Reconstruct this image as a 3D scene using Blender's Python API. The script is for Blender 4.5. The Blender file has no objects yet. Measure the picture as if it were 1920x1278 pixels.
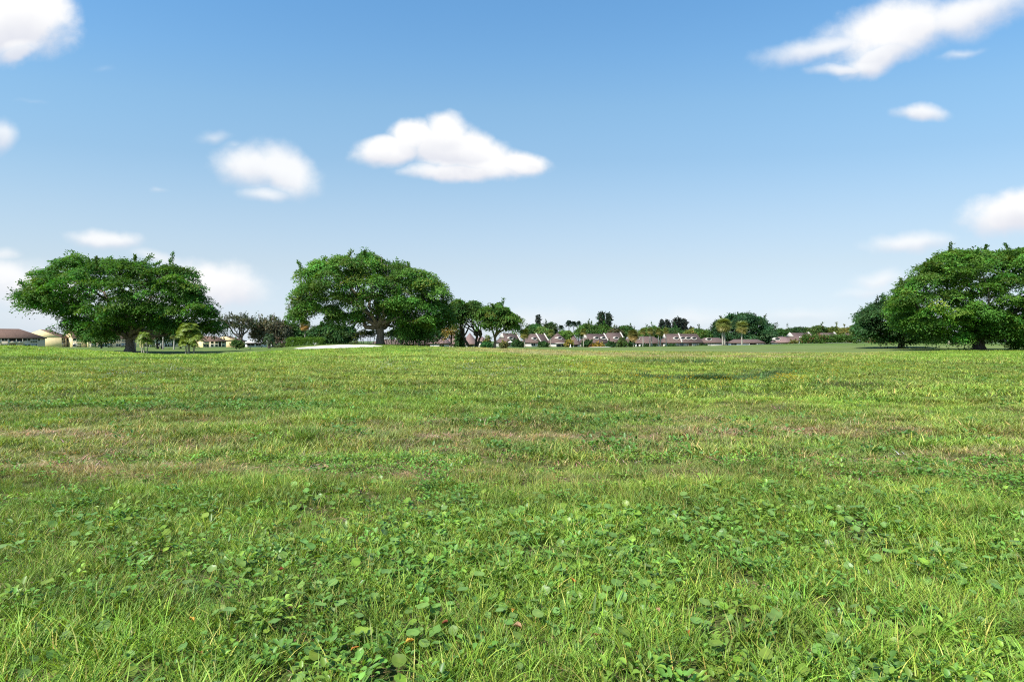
import bpy, math, random
import numpy as np

# ------------------------------------------------------------------ basics
F, CX, CY, EYE = 1067.0, 960.0, 639.0, 1.5      # focal length in px of the 1920 px photo, principal point, eye height
scene = bpy.context.scene
COL = scene.collection
rng = np.random.default_rng(7)

def lerp(a, b, t): return a + (b - a) * t
def smooth(a, b, v):
    t = np.clip((v - a) / (b - a), 0, 1); return t * t * (3 - 2 * t)
def unit(v): return v / np.maximum(np.linalg.norm(v, axis=-1, keepdims=True), 1e-9)

# value noise ---------------------------------------------------------
_perm = np.random.default_rng(3).random((512, 512))
def vnoise(x, y):
    x = np.asarray(x, float); y = np.asarray(y, float)
    xi = np.floor(x).astype(int); yi = np.floor(y).astype(int)
    fx = x - xi; fy = y - yi
    fx = fx * fx * (3 - 2 * fx); fy = fy * fy * (3 - 2 * fy)
    a = _perm[xi & 511, yi & 511]; b = _perm[(xi + 1) & 511, yi & 511]
    c = _perm[xi & 511, (yi + 1) & 511]; d = _perm[(xi + 1) & 511, (yi + 1) & 511]
    return lerp(lerp(a, b, fx), lerp(c, d, fx), fy)
def fbm(x, y, o=4, seed=0):
    s = 0; a = .5; t = 0
    for k in range(o):
        s = s + a * vnoise(x * 2 ** k + 17.3 * k + seed * 31.7, y * 2 ** k + 9.1 * k + seed * 11.9); t += a; a *= .5
    return s / t

# terrain --------------------------------------------------------------
RIDGE_PX = [-400, 0, 60, 150, 240, 310, 400, 480, 540, 620, 700, 760, 830, 900, 960, 1050, 1150, 1300, 1500, 1700, 2400]
RIDGE_PY = [646, 646, 647, 654, 659, 663, 662, 658, 655, 652.6, 650, 648.6, 648.8, 650, 652, 655, 658, 660, 661, 661, 661]
def base_fall(y): return -1.25 * np.clip((y - 40) / 220, 0, 1)
DITCH = np.array([(5.8, 24.6), (6.8, 23.0), (7.8, 22.2), (9.0, 22.2), (10.8, 24.4), (13.4, 28.2), (16.0, 31.8)])
def ditch_dist(x, y):
    d = np.full(np.shape(x), 1e9)
    for a, b in zip(DITCH[:-1], DITCH[1:]):
        ab = b - a; t = np.clip(((x - a[0]) * ab[0] + (y - a[1]) * ab[1]) / (ab @ ab), 0, 1)
        d = np.minimum(d, np.hypot(x - a[0] - ab[0] * t, (y - a[1] - ab[1] * t)))
    return d
def gauss(x, y, cx, cy, sx, sy, a): return a * np.exp(-.5 * (((x - cx) / sx) ** 2 + ((y - cy) / sy) ** 2))
def ground(x, y):
    x = np.asarray(x, float); y = np.asarray(y, float)
    z = base_fall(y)
    px = CX + F * x / np.maximum(y, 4)
    zt = EYE - (np.interp(px, RIDGE_PX, RIDGE_PY) + 2.6 - CY) * 80 / F
    z = z + (zt - base_fall(80.)) * np.exp(-.5 * ((y - 80) / 15) ** 2)
    z = z + gauss(x, y, -27.5, 98, 10, 8, 1.05)
    z = z + gauss(x, y, 86, 105, 22, 10, .25)
    z = z + gauss(x, y, 112, 172, 42, 26, 1.62)
    amp = smooth(1.5, 9, y) * (1 - smooth(70, 110, y))
    z = z + amp * ((fbm(x * .16, y * .3, 3, 1) - .5) * .22 + (fbm(x * .9, y * 1.3, 3, 2) - .5) * .17)
    z = z + smooth(.5, 3, y) * (fbm(x * 2.2, y * 2.2, 2, 3) - .5) * .05
    z = z - .30 * np.exp(-(ditch_dist(x, y + .0) / 1.1) ** 2)
    z = z + gauss(x, y, 9.2, 19.6, 4.5, 1.2, .06)
    return z
def at(px, Y):
    x = (px - CX) / F * Y
    return np.array([x, Y, float(ground(np.array([x]), np.array([Y]))[0])])
def zpx(py, Y): return EYE - (py - CY) * Y / F
ROUGH_PX = [-400, 0, 100, 240, 300, 480, 520, 640, 720, 900, 960, 1050, 1200, 1300, 1450, 1600, 1720, 1800, 1920, 2400]
ROUGH_Y = [92, 92, 86, 80, 78, 79, 80, 81, 86, 99, 104, 108, 104, 98, 92, 92, 98, 100, 98, 98]
def rough_edge(x, y):
    px = CX + F * x / np.maximum(y, 4)
    return np.interp(px, ROUGH_PX, ROUGH_Y) + (fbm(x * .12, y * 0 + 3, 3, 5) - .5) * 9

# mesh building ---------------------------------------------------------
def mesh_obj(name, verts, faces, mat, parent=None, tint=None, smooth_shade=False):
    """faces: list of int arrays (n,k) or a single (n,k) array"""
    if isinstance(faces, np.ndarray): faces = [faces]
    me = bpy.data.meshes.new(name)
    verts = np.asarray(verts, np.float32)
    me.vertices.add(len(verts)); me.vertices.foreach_set('co', verts.ravel())
    starts = []; tot = 0; loops = []
    for f in faces:
        n, k = f.shape
        starts.append(np.arange(n, dtype=np.int32) * k + tot); loops.append(f.ravel()); tot += n * k
    loops = np.concatenate(loops).astype(np.int32); starts = np.concatenate(starts).astype(np.int32)
    me.loops.add(tot); me.loops.foreach_set('vertex_index', loops)
    me.polygons.add(len(starts)); me.polygons.foreach_set('loop_start', starts)
    if tint is not None:
        a = me.attributes.new('tint', 'FLOAT_COLOR', 'POINT')
        t = np.ones((len(verts), 4), np.float32); t[:, :3] = tint
        a.data.foreach_set('color', t.ravel())
    if smooth_shade: me.polygons.foreach_set('use_smooth', np.ones(len(starts), bool))
    me.update(calc_edges=True)
    if mat is not None: me.materials.append(mat)
    o = bpy.data.objects.new(name, me); COL.objects.link(o)
    if parent is not None: o.parent = parent
    return o

class MB:
    """collects boxes, prisms and tubes into one mesh"""
    def __init__(s): s.v = []; s.f = {}; s.n = 0
    def add(s, v, f):
        v = np.asarray(v, float)
        for q in f: s.f.setdefault(len(q), []).append([i + s.n for i in q])
        s.v.append(v); s.n += len(v); return s
    def box(s, x0, x1, y0, y1, z0, z1):
        v = [(x, y, z) for z in (z0, z1) for y in (y0, y1) for x in (x0, x1)]
        return s.add(v, [(0, 2, 3, 1), (4, 5, 7, 6), (0, 1, 5, 4), (2, 6, 7, 3), (0, 4, 6, 2), (1, 3, 7, 5)])
    def poly(s, pts): return s.add(pts, [tuple(range(len(pts)))])
    def prism_x(s, prof, x0, x1):
        """closed profile of (y,z) swept along x"""
        n = len(prof); v = [(x0, y, z) for y, z in prof] + [(x1, y, z) for y, z in prof]
        f = [(i, (i + 1) % n, n + (i + 1) % n, n + i) for i in range(n)] + [tuple(range(n))[::-1], tuple(range(n, 2 * n))]
        return s.add(v, f)
    def prism_y(s, prof, y0, y1):
        n = len(prof); v = [(x, y0, z) for x, z in prof] + [(x, y1, z) for x, z in prof]
        f = [(i, (i + 1) % n, n + (i + 1) % n, n + i) for i in range(n)] + [tuple(range(n))[::-1], tuple(range(n, 2 * n))]
        return s.add(v, f)
    def tube(s, pts, rad, k=7):
        pts = np.asarray(pts, float); rad = np.broadcast_to(np.asarray(rad, float), (len(pts),))
        d = np.gradient(pts, axis=0); d = unit(d)
        ref = np.where(np.abs(d[:, 2:3]) > .9, np.array([[1., 0, 0]]), np.array([[0, 0, 1.]]))
        a = unit(np.cross(d, ref)); b = np.cross(d, a)
        t = np.arange(k) / k * 2 * math.pi
        ring = pts[:, None] + rad[:, None, None] * (np.cos(t)[None, :, None] * a[:, None] + np.sin(t)[None, :, None] * b[:, None])
        v = ring.reshape(-1, 3); f = []
        for i in range(len(pts) - 1):
            for j in range(k):
                f.append((i * k + j, i * k + (j + 1) % k, (i + 1) * k + (j + 1) % k, (i + 1) * k + j))
        f.append(tuple(range(k))[::-1]); f.append(tuple((len(pts) - 1) * k + j for j in range(k)))
        return s.add(v, f)
    def build(s, name, mat, parent=None, smooth_shade=False):
        return mesh_obj(name, np.concatenate(s.v), [np.array(q) for q in s.f.values()], mat, parent, None, smooth_shade)

def tag(o, label, cat, group=None, kind=None):
    o['label'] = label; o['category'] = cat
    if group: o['group'] = group
    if kind: o['kind'] = kind
    return o
def thing(name, label, cat, loc=(0, 0, 0), rz=0, group=None):
    o = bpy.data.objects.new(name, None); COL.objects.link(o); o.empty_display_size = .3
    o.location = loc; o.rotation_euler = (0, 0, rz)
    return tag(o, label, cat, group)

# materials ---------------------------------------------------------------
def new_mat(name):
    m = bpy.data.materials.new(name); m.use_nodes = True
    nt = m.node_tree; nt.nodes.clear()
    out = nt.nodes.new('ShaderNodeOutputMaterial')
    return m, nt, nt.nodes.new, nt.links.new, out
def leaf_mat(name, rough=.5, trans=.35, spec=.35, tcol=(1.25, 1.15, .45)):
    m, nt, N, L, out = new_mat(name)
    a = N('ShaderNodeAttribute'); a.attribute_name = 'tint'
    p = N('ShaderNodeBsdfPrincipled'); p.inputs['Roughness'].default_value = rough
    p.inputs['Specular IOR Level'].default_value = spec
    L(a.outputs['Color'], p.inputs['Base Color'])
    t = N('ShaderNodeBsdfTranslucent')
    mu = N('ShaderNodeMix'); mu.data_type = 'RGBA'; mu.blend_type = 'MULTIPLY'; mu.inputs[0].default_value = 1
    L(a.outputs['Color'], mu.inputs[6]); mu.inputs[7].default_value = (*tcol, 1)
    L(mu.outputs[2], t.inputs['Color'])
    mx = N('ShaderNodeMixShader'); mx.inputs[0].default_value = trans
    L(p.outputs[0], mx.inputs[1]); L(t.outputs[0], mx.inputs[2]); L(mx.outputs[0], out.inputs[0])
    return m
def mat(name, col, rough=.8, var=.15, scale=2.0, spec=.3, bump=0, stretch=(1, 1, 1), col2=None, metallic=0):
    m, nt, N, L, out = new_mat(name)
    p = N('ShaderNodeBsdfPrincipled'); p.inputs['Roughness'].default_value = rough
    p.inputs['Specular IOR Level'].default_value = spec; p.inputs['Metallic'].default_value = metallic
    tc = N('ShaderNodeTexCoord'); mp = N('ShaderNodeMapping'); mp.inputs['Scale'].default_value = stretch
    L(tc.outputs['Object'], mp.inputs[0])
    n = N('ShaderNodeTexNoise'); n.inputs['Scale'].default_value = scale; n.inputs['Detail'].default_value = 5
    L(mp.outputs[0], n.inputs['Vector'])
    r = N('ShaderNodeValToRGB')
    c = np.array(col); d = np.array(col2) if col2 else c * (1 - var * 1.6)
    r.color_ramp.elements[0].position = .3; r.color_ramp.elements[1].position = .7
    r.color_ramp.elements[0].color = (*d, 1); r.color_ramp.elements[1].color = (*np.clip(c * (1 + var * .6), 0, 1), 1)
    L(n.outputs['Fac'], r.inputs[0]); L(r.outputs[0], p.inputs['Base Color'])
    if bump:
        b = N('ShaderNodeBump'); b.inputs['Strength'].default_value = bump; b.inputs['Distance'].default_value = .1
        L(n.outputs['Fac'], b.inputs['Height']); L(b.outputs[0], p.inputs['Normal'])
    L(p.outputs[0], out.inputs[0])
    return m
def roof_mat(name, c1, c2):
    m, nt, N, L, out = new_mat(name)
    p = N('ShaderNodeBsdfPrincipled'); p.inputs['Roughness'].default_value = .85; p.inputs['Specular IOR Level'].default_value = .2
    tc = N('ShaderNodeTexCoord')
    br = N('ShaderNodeTexBrick'); br.inputs['Scale'].default_value = 1.6; br.inputs['Mortar Size'].default_value = .012
    br.inputs['Color1'].default_value = (*c1, 1); br.inputs['Color2'].default_value = (*c2, 1); br.inputs['Mortar'].default_value = (*(np.array(c2) * .5), 1)
    L(tc.outputs['Object'], br.inputs['Vector'])
    n = N('ShaderNodeTexNoise'); n.inputs['Scale'].default_value = .9; n.inputs['Detail'].default_value = 6
    L(tc.outputs['Object'], n.inputs['Vector'])
    mx = N('ShaderNodeMix'); mx.data_type = 'RGBA'; mx.blend_type = 'MULTIPLY'; mx.inputs[0].default_value = .55
    r = N('ShaderNodeValToRGB'); r.color_ramp.elements[0].color = (.55, .5, .48, 1); r.color_ramp.elements[1].color = (1.15, 1.1, 1.1, 1)
    L(n.outputs['Fac'], r.inputs[0]); L(br.outputs[0], mx.inputs[6]); L(r.outputs[0], mx.inputs[7]); L(mx.outputs[2], p.inputs['Base Color'])
    L(p.outputs[0], out.inputs[0])
    return m

M = {}
M['leaf'] = leaf_mat('tree_leaves', .6, .36, .22)
M['grass'] = leaf_mat('grass_blades', .5, .28, .3)
M['weed'] = leaf_mat('weed_leaves', .42, .3, .45)
M['palm'] = leaf_mat('palm_fronds', .5, .3, .35)
M['flower'] = leaf_mat('flower_petals', .6, .2, .2, (1, 1, 1))
M['bark'] = mat('bark_grey', (.26, .21, .17), .9, .35, 3, .1, .8, (2, 2, .5))
M['bark_dark'] = mat('bark_dark', (.10, .085, .07), .9, .3, 3, .1, .8, (2, 2, .5))
M['bark_pale'] = mat('bark_pale', (.42, .39, .34), .9, .2, 3, .1, .5, (2, 2, .8))
M['palm_trunk'] = mat('palm_trunk', (.40, .36, .30), .9, .25, 2, .1, .5, (1, 1, 6))
M['cream'] = mat('stucco_cream_lit', (.72, .56, .30), .9, .06, 1.2)  # apartment gables: brightness of the lit side put into the colour
M['beige'] = mat('stucco_beige_dim', (.58, .50, .37), .9, .06, 1.2)  # dimmer copy of the gable stucco for apartment fronts, shade in the colour
M['white'] = mat('white_stucco', (.78, .75, .70), .85, .05, 1.5)
M['offwhite'] = mat('offwhite_stucco', (.50, .455, .40), .85, .08, 1.5)
M['pale'] = mat('pale_stucco', (.62, .57, .48), .9, .06, 1.2)
M['trim'] = mat('brown_trim', (.13, .085, .06), .7, .1, 3)
M['glass'] = mat('window_glass', (.035, .04, .045), .12, .3, .8, .6)
M['glass_blue'] = mat('door_glass', (.14, .17, .20), .15, .3, .8, .6)
M['dark'] = mat('recess_shade', (.035, .03, .028), .9, .2, 1)  # flat panels coloured as the shade inside balconies and carports
M['roof_brown'] = roof_mat('roof_brown', (.20, .125, .09), (.15, .095, .07))
M['roof_mauve'] = roof_mat('roof_mauve', (.165, .115, .098), (.125, .087, .076))
M['roof_pink'] = roof_mat('roof_pink', (.27, .185, .165), (.21, .14, .125))
M['roof_grey'] = mat('flat_roof_grey', (.42, .42, .40), .8, .1, 1)
M['metal'] = mat('grey_metal', (.45, .45, .44), .5, .1, 2, .5)
M['black'] = mat('black_paint', (.02, .02, .02), .6, .1, 2)
M['deadleaf'] = leaf_mat('dead_leaf', .7, .25, .2, (1.1, .9, .6))

# ------------------------------------------------------------------ camera
cam = bpy.data.cameras.new('camera'); cam.lens = 36 * F / 1920; cam.sensor_width = 36; cam.clip_end = 8000; cam.clip_start = .05
co = bpy.data.objects.new('camera', cam); COL.objects.link(co)
co.location = (0, 0, EYE); co.rotation_euler = (math.radians(90), 0, 0)
scene.camera = co

# ------------------------------------------------------------------ sky with clouds, sun
SUN_EL, SUN_AZ = math.radians(50), math.radians(222)      # azimuth clockwise from +Y: behind the camera, to its left
SKY_STRENGTH, SUN_STRENGTH, EXPOSURE = .127, 4.5, .75
sd = bpy.data.lights.new('sun', 'SUN'); sd.energy = SUN_STRENGTH; sd.angle = math.radians(.5); sd.color = (1, .955, .88)
so = bpy.data.objects.new('sun', sd); COL.objects.link(so)
sv = np.array([math.sin(SUN_AZ) * math.cos(SUN_EL), math.cos(SUN_AZ) * math.cos(SUN_EL), math.sin(SUN_EL)])
from mathutils import Vector
so.rotation_euler = Vector(sv).to_track_quat('Z', 'Y').to_euler()

W = bpy.data.worlds.new('World'); scene.world = W; W.use_nodes = True
nt = W.node_tree; nt.nodes.clear(); N = nt.nodes.new; L = nt.links.new
wo = N('ShaderNodeOutputWorld'); bg = N('ShaderNodeBackground'); L(bg.outputs[0], wo.inputs[0]); bg.inputs[1].default_value = SKY_STRENGTH
sky = N('ShaderNodeTexSky'); sky.sky_type = 'NISHITA'; sky.sun_disc = False; sky.sun_elevation = SUN_EL; sky.sun_rotation = SUN_AZ
sky.air_density = 1.0; sky.dust_density = .6; sky.ozone_density = 1.6; sky.altitude = 0
def math_n(op, a, b=None, c=None):
    n = N('ShaderNodeMath'); n.operation = op
    for i, v in enumerate((a, b, c)):
        if v is None: continue
        if isinstance(v, (int, float)): n.inputs[i].default_value = v
        else: L(v, n.inputs[i])
    return n.outputs[0]
tc = N('ShaderNodeTexCoord'); sx = N('ShaderNodeSeparateXYZ'); L(tc.outputs['Generated'], sx.inputs[0])
yy = math_n('MAXIMUM', sx.outputs[1], .02)
U = math_n('DIVIDE', sx.outputs[0], yy); V = math_n('DIVIDE', sx.outputs[2], yy)
uv = N('ShaderNodeCombineXYZ'); L(U, uv.inputs[0]); L(V, uv.inputs[1])
n1 = N('ShaderNodeTexNoise'); n1.inputs['Scale'].default_value = 11; n1.inputs['Detail'].default_value = 8; n1.inputs['Roughness'].default_value = .6
L(uv.outputs[0], n1.inputs['Vector'])
nz = math_n('SUBTRACT', n1.outputs['Fac'], .5)
# warp the cloud coordinates a little so that no outline stays an ellipse
n2 = N('ShaderNodeTexNoise'); n2.inputs['Scale'].default_value = 14; n2.inputs['Detail'].default_value = 3; L(uv.outputs[0], n2.inputs['Vector'])
s2 = N('ShaderNodeSeparateColor'); L(n2.outputs['Color'], s2.inputs[0])
Uw = math_n('MULTIPLY_ADD', math_n('SUBTRACT', s2.outputs[0], .5), .030, U)
Vw = math_n('MULTIPLY_ADD', math_n('SUBTRACT', s2.outputs[1], .5), .030, V)
# px, py, rx, ry, slope, softness(1 = crisp), opacity
CLOUDS = [
 (840, 275, 75, 44, .1, 1, 1), (728, 284, 66, 26, -.12, 1, 1), (838, 242, 42, 34, 0, 1, 1), (772, 255, 42, 30, 0, 1, 1), (890, 288, 84, 40, .35, 1, 1), (978, 309, 56, 25, 0, 1, 1), (880, 322, 130, 18, .03, .8, 1),
 (470, 312, 78, 40, .05, .7, .9), (530, 318, 70, 45, .35, .7, .9), (500, 362, 60, 16, 0, .5, .75), (400, 258, 38, 13, -.05, .4, .5), (440, 275, 30, 10, 0, .35, .4),
 (20, 40, 105, 75, 0, 1, 1), (60, 20, 70, 60, 0, 1, 1), (35, 95, 50, 22, -.2, .8, .9), (5, 255, 30, 34, 0, .6, .75),
 (1680, 55, 150, 58, -.22, .8, 1), (1800, 28, 140, 48, -.25, .7, .95), (1560, 85, 130, 26, -.2, .6, .85), (1590, 128, 65, 14, -.05, .6, .85), (1650, 105, 80, 34, -.3, .8, .95), (1800, 104, 45, 9, -.2, .4, .55),
 (1728, 212, 48, 17, .08, .7, .9), (1900, 398, 95, 42, -.1, .9, 1), (1925, 385, 80, 35, 0, .9, 1), (1700, 455, 85, 23, -.06, .6, .8), (1655, 525, 55, 22, -.1, .5, .7), (1640, 545, 80, 14, -.1, .4, .5),
 (197, 448, 68, 20, .05, .7, .85), (300, 485, 60, 14, .2, .5, .6), (60, 540, 130, 55, 0, .6, 1), (0, 520, 100, 36, 0, .65, .9), (10, 475, 35, 14, 0, .5, .6), (400, 535, 98, 44, .1, .85, 1), (300, 570, 180, 60, 0, .4, .7), (100, 590, 180, 40, 0, .3, .7),
 (1000, 600, 130, 26, 0, .35, .6), (1300, 600, 140, 26, 0, .35, .55), (1510, 590, 100, 18, 0, .35, .45), (60, 190, 35, 6, 0, .3, .15), (195, 131, 28, 8, 0, .3, .15), (298, 358, 20, 7, 0, .4, .3), (1440, 120, 20, 10, -.5, .3, .3),
]
field = None; acc = None; wsum = None
for (px, py, rx, ry, sl, so_, op) in CLOUDS:
    cu, cv = (px - CX) / F, (CY - py) / F
    du = math_n('SUBTRACT', Uw, cu)
    dv = math_n('SUBTRACT', Vw, cv)
    dv = math_n('MULTIPLY_ADD', du, sl, dv)            # shear: positive slope falls to the right
    a = math_n('MULTIPLY', du, F / rx); b = math_n('MULTIPLY', dv, F / ry)
    d2 = math_n('MULTIPLY_ADD', a, a, math_n('MULTIPLY', b, b))
    e = math_n('SUBTRACT', 1.20, math_n('SQRT', d2))
    e = math_n('MULTIPLY_ADD', nz, 1.05, e)
    sm = N('ShaderNodeMapRange'); sm.interpolation_type = 'SMOOTHSTEP'
    L(e, sm.inputs[0]); w = .62 / so_
    sm.inputs[1].default_value = -.06; sm.inputs[2].default_value = w; sm.inputs[3].default_value = 0; sm.inputs[4].default_value = op
    acc = math_n('MULTIPLY', sm.outputs[0], b) if acc is None else math_n('MULTIPLY_ADD', sm.outputs[0], b, acc)
    wsum = sm.outputs[0] if wsum is None else math_n('ADD', wsum, sm.outputs[0])
    field = sm.outputs[0] if field is None else math_n('MAXIMUM', field, sm.outputs[0])
front = math_n('GREATER_THAN', sx.outputs[1], .02)
alpha = math_n('MULTIPLY', field, front)
cr = N('ShaderNodeMix'); cr.data_type = 'RGBA'
n3 = N('ShaderNodeTexNoise'); n3.inputs['Scale'].default_value = 6; n3.inputs['Detail'].default_value = 3; L(uv.outputs[0], n3.inputs['Vector'])
hgt = math_n('DIVIDE', acc, math_n('MAXIMUM', wsum, .01))          # height within the cloud: tops white, bases greyed as painted-in shade
hg = N('ShaderNodeMapRange'); hg.interpolation_type = 'SMOOTHSTEP'; L(math_n('MULTIPLY_ADD', math_n('SUBTRACT', n3.outputs['Fac'], .5), 1.2, hgt), hg.inputs[0])
hg.inputs[1].default_value = -.85; hg.inputs[2].default_value = .25; hg.inputs[3].default_value = 0; hg.inputs[4].default_value = 1
L(hg.outputs[0], cr.inputs[0]); CB = 4.55
cr.inputs[6].default_value = (CB * .80, CB * .82, CB * .90, 1); cr.inputs[7].default_value = (CB * 1.06, CB * 1.06, CB * 1.06, 1)
# the clear sky: the sky texture, mixed with a pale colour towards the horizon
hz = math_n('SQRT', math_n('ADD', math_n('ADD', math_n('MULTIPLY', math_n('MULTIPLY', sx.outputs[0], sx.outputs[0]), .35), math_n('MULTIPLY', sx.outputs[1], sx.outputs[1])), math_n('MULTIPLY', sx.outputs[2], sx.outputs[2])))
elev = math_n('DIVIDE', sx.outputs[2], math_n('MAXIMUM', hz, .05))
lift = N('ShaderNodeMapRange'); L(elev, lift.inputs[0]); lift.interpolation_type = 'SMOOTHSTEP'
lift.inputs[1].default_value = 0; lift.inputs[2].default_value = .55; lift.inputs[3].default_value = .75; lift.inputs[4].default_value = .12
pale = N('ShaderNodeMix'); pale.data_type = 'RGBA'; L(lift.outputs[0], pale.inputs[0]); L(sky.outputs[0], pale.inputs[6])
pale.inputs[7].default_value = (4.9, 5.7, 6.4, 1)
# colour balance of the clear sky by height above the horizon (deeper blue overhead)
bal = N('ShaderNodeValToRGB'); L(elev, bal.inputs[0])
STOPS = [(0, .94, .94, .98), (.055, .93, .936, .98), (.128, .888, .90, .905), (.217, .81, .915, .96), (.301, .72, .936, 1.03), (.379, .736, 1.037, 1.15), (.448, .69, 1.09, 1.285), (.505, .655, 1.11, 1.354), (.8, .6, 1.1, 1.4)]
while len(bal.color_ramp.elements) < len(STOPS): bal.color_ramp.elements.new(.5)
for el, s_ in zip(bal.color_ramp.elements, STOPS): el.position = s_[0]; el.color = (s_[1] / 1.4, s_[2] / 1.4, s_[3] / 1.4, 1)
clear = N('ShaderNodeMix'); clear.data_type = 'RGBA'; clear.blend_type = 'MULTIPLY'; clear.inputs[0].default_value = 1
L(pale.outputs[2], clear.inputs[6]); L(bal.outputs[0], clear.inputs[7])
mixc = N('ShaderNodeMix'); mixc.data_type = 'RGBA'
L(alpha, mixc.inputs[0]); L(clear.outputs[2], mixc.inputs[6]); L(cr.outputs[2], mixc.inputs[7]); L(mixc.outputs[2], bg.inputs[0])

scene.view_settings.view_transform = 'Standard'; scene.view_settings.look = 'None'
scene.view_settings.exposure = EXPOSURE; scene.view_settings.gamma = 1
scene.cycles.use_denoising = False; scene.cycles.pixel_filter_type = 'BLACKMAN_HARRIS'; scene.cycles.filter_width = 1.15; scene.cycles.sample_clamp_indirect = 4
scene.cycles.max_bounces = 6; scene.cycles.diffuse_bounces = 3; scene.cycles.transmission_bounces = 3; scene.cycles.transparent_max_bounces = 4

# ------------------------------------------------------------------ grass colours over the field
G_LUSH = np.array([.198, .350, .037]); G_MID = np.array([.212, .322, .044]); G_YEL = np.array([.226, .312, .050]); G_DRY = np.array([.36, .295, .130]); G_DARK = np.array([.065, .145, .028])
def bandf(y, c, w): return np.exp(-((y - c) / w) ** 2)
def dryness(x, y):
    px = CX + F * x / np.maximum(y, 1)
    n = fbm(x * .35, y * 1.1, 4, 11); n2 = fbm(x * 1.3, y * 2.2, 3, 12)
    d = 1.0 * bandf(y, 9.1 + 1.5 * (fbm(x * .22, y * .1, 3, 14) - .5), .5) * smooth(480, 800, px) * (.3 + .7 * smooth(.36, .56, n2)) * (1 - .5 * smooth(1500, 1700, px))
    d = np.maximum(d, .85 * bandf(y, 6.55, .5) * smooth(.42, .62, n))
    d = np.maximum(d, .6 * bandf(y, 8.6, .35) * (1 - smooth(350, 600, px)) * smooth(.4, .6, n2))
    d = np.maximum(d, .7 * bandf(y, 8.0, 1.4) * smooth(1350, 1700, px) * smooth(.45, .62, n2))
    d = np.maximum(d, .65 * smooth(5.9, 6.6, y) * (1 - smooth(9, 12, y)) * smooth(.50, .68, n))
    d = np.maximum(d, .36 * smooth(5.6, 6.5, y) * (1 - smooth(9.5, 15, y)) * smooth(.3, .65, n2))
    d = d * lerp(.45, 1.15, smooth(.32, .58, fbm(x * 2.6, y * 4.2, 3, 15)))
    d = np.maximum(d, .62 * smooth(46, 62, y) * smooth(760, 960, px) * (1 - smooth(1500, 1760, px)) * smooth(.28, .5, fbm(x * .1, y * .12, 3, 13)))
    return np.clip(d, 0, 1)
def darkness(x, y):
    px = CX + F * x / np.maximum(y, 1)
    n = fbm(x * .22, y * .9, 3, 21)
    d = .8 * bandf(y, 10.2, .8) * smooth(900, 1050, px) * (1 - smooth(1500, 1620, px)) * smooth(.3, .5, n)
    d = np.maximum(d, .6 * bandf(y, 7.7, .35) * smooth(600, 900, px) * (1 - smooth(1100, 1500, px)))
    d = np.maximum(d, .7 * bandf(y, 12.5, 1.6) * (1 - smooth(500, 760, px)) * smooth(.35, .6, n))
    d = np.maximum(d, .65 * np.exp(-(ditch_dist(x, y) / .9) ** 2))
    d = np.maximum(d, .5 * np.exp(-(((x - 12) / 3.2) ** 2 + ((y - 40) / 2.2) ** 2)))
    d = np.maximum(d, .35 * smooth(.56, .7, n) * smooth(8, 11, y))
    d = np.maximum(d, .55 * smooth(.50, .64, fbm(x * .45, y * 1.5, 3, 23)) * smooth(5.8, 6.8, y) * (1 - smooth(10, 13, y)))
    d = np.maximum(d, .75 * bandf(y, 47, 4) * (1 - smooth(380, 470, px)) * smooth(.42, .56, fbm(x * .25, y * .4, 3, 22)))
    return np.clip(d, 0, 1)
def grass_tint(x, y):
    n = fbm(x * .28, y * .7, 4, 31)[:, None]; m = fbm(x * .05, y * .10, 3, 32)[:, None]
    c = lerp(G_MID, G_LUSH, smooth(.42, .64, n))
    c = lerp(c, G_YEL, (smooth(9, 24, y)[:, None]) * .55 * smooth(.30, .62, m))
    c = lerp(c, G_LUSH, ((1 - smooth(4.5, 6.3, y)) * .75)[:, None])
    px = CX + F * x / np.maximum(y, 1)
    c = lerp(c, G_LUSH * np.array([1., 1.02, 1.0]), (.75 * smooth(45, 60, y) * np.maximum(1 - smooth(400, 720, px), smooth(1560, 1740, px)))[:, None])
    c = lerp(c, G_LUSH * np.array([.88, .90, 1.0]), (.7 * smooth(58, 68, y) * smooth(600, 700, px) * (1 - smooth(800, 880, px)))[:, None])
    band = fbm(x * .14 + 3, np.log(np.maximum(y, .5)) * 10, 3, 33)[:, None]; fine = fbm(x * 1.6, y * 2.2, 3, 34)[:, None]
    c = c * lerp(.86, 1.1, smooth(.34, .64, band)) * lerp(.82, 1.2, smooth(.3, .7, fine))
    c = lerp(c, G_DARK, darkness(x, y)[:, None] * .8)
    c = lerp(c, G_DRY, dryness(x, y)[:, None] * .9)
    return c

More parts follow.
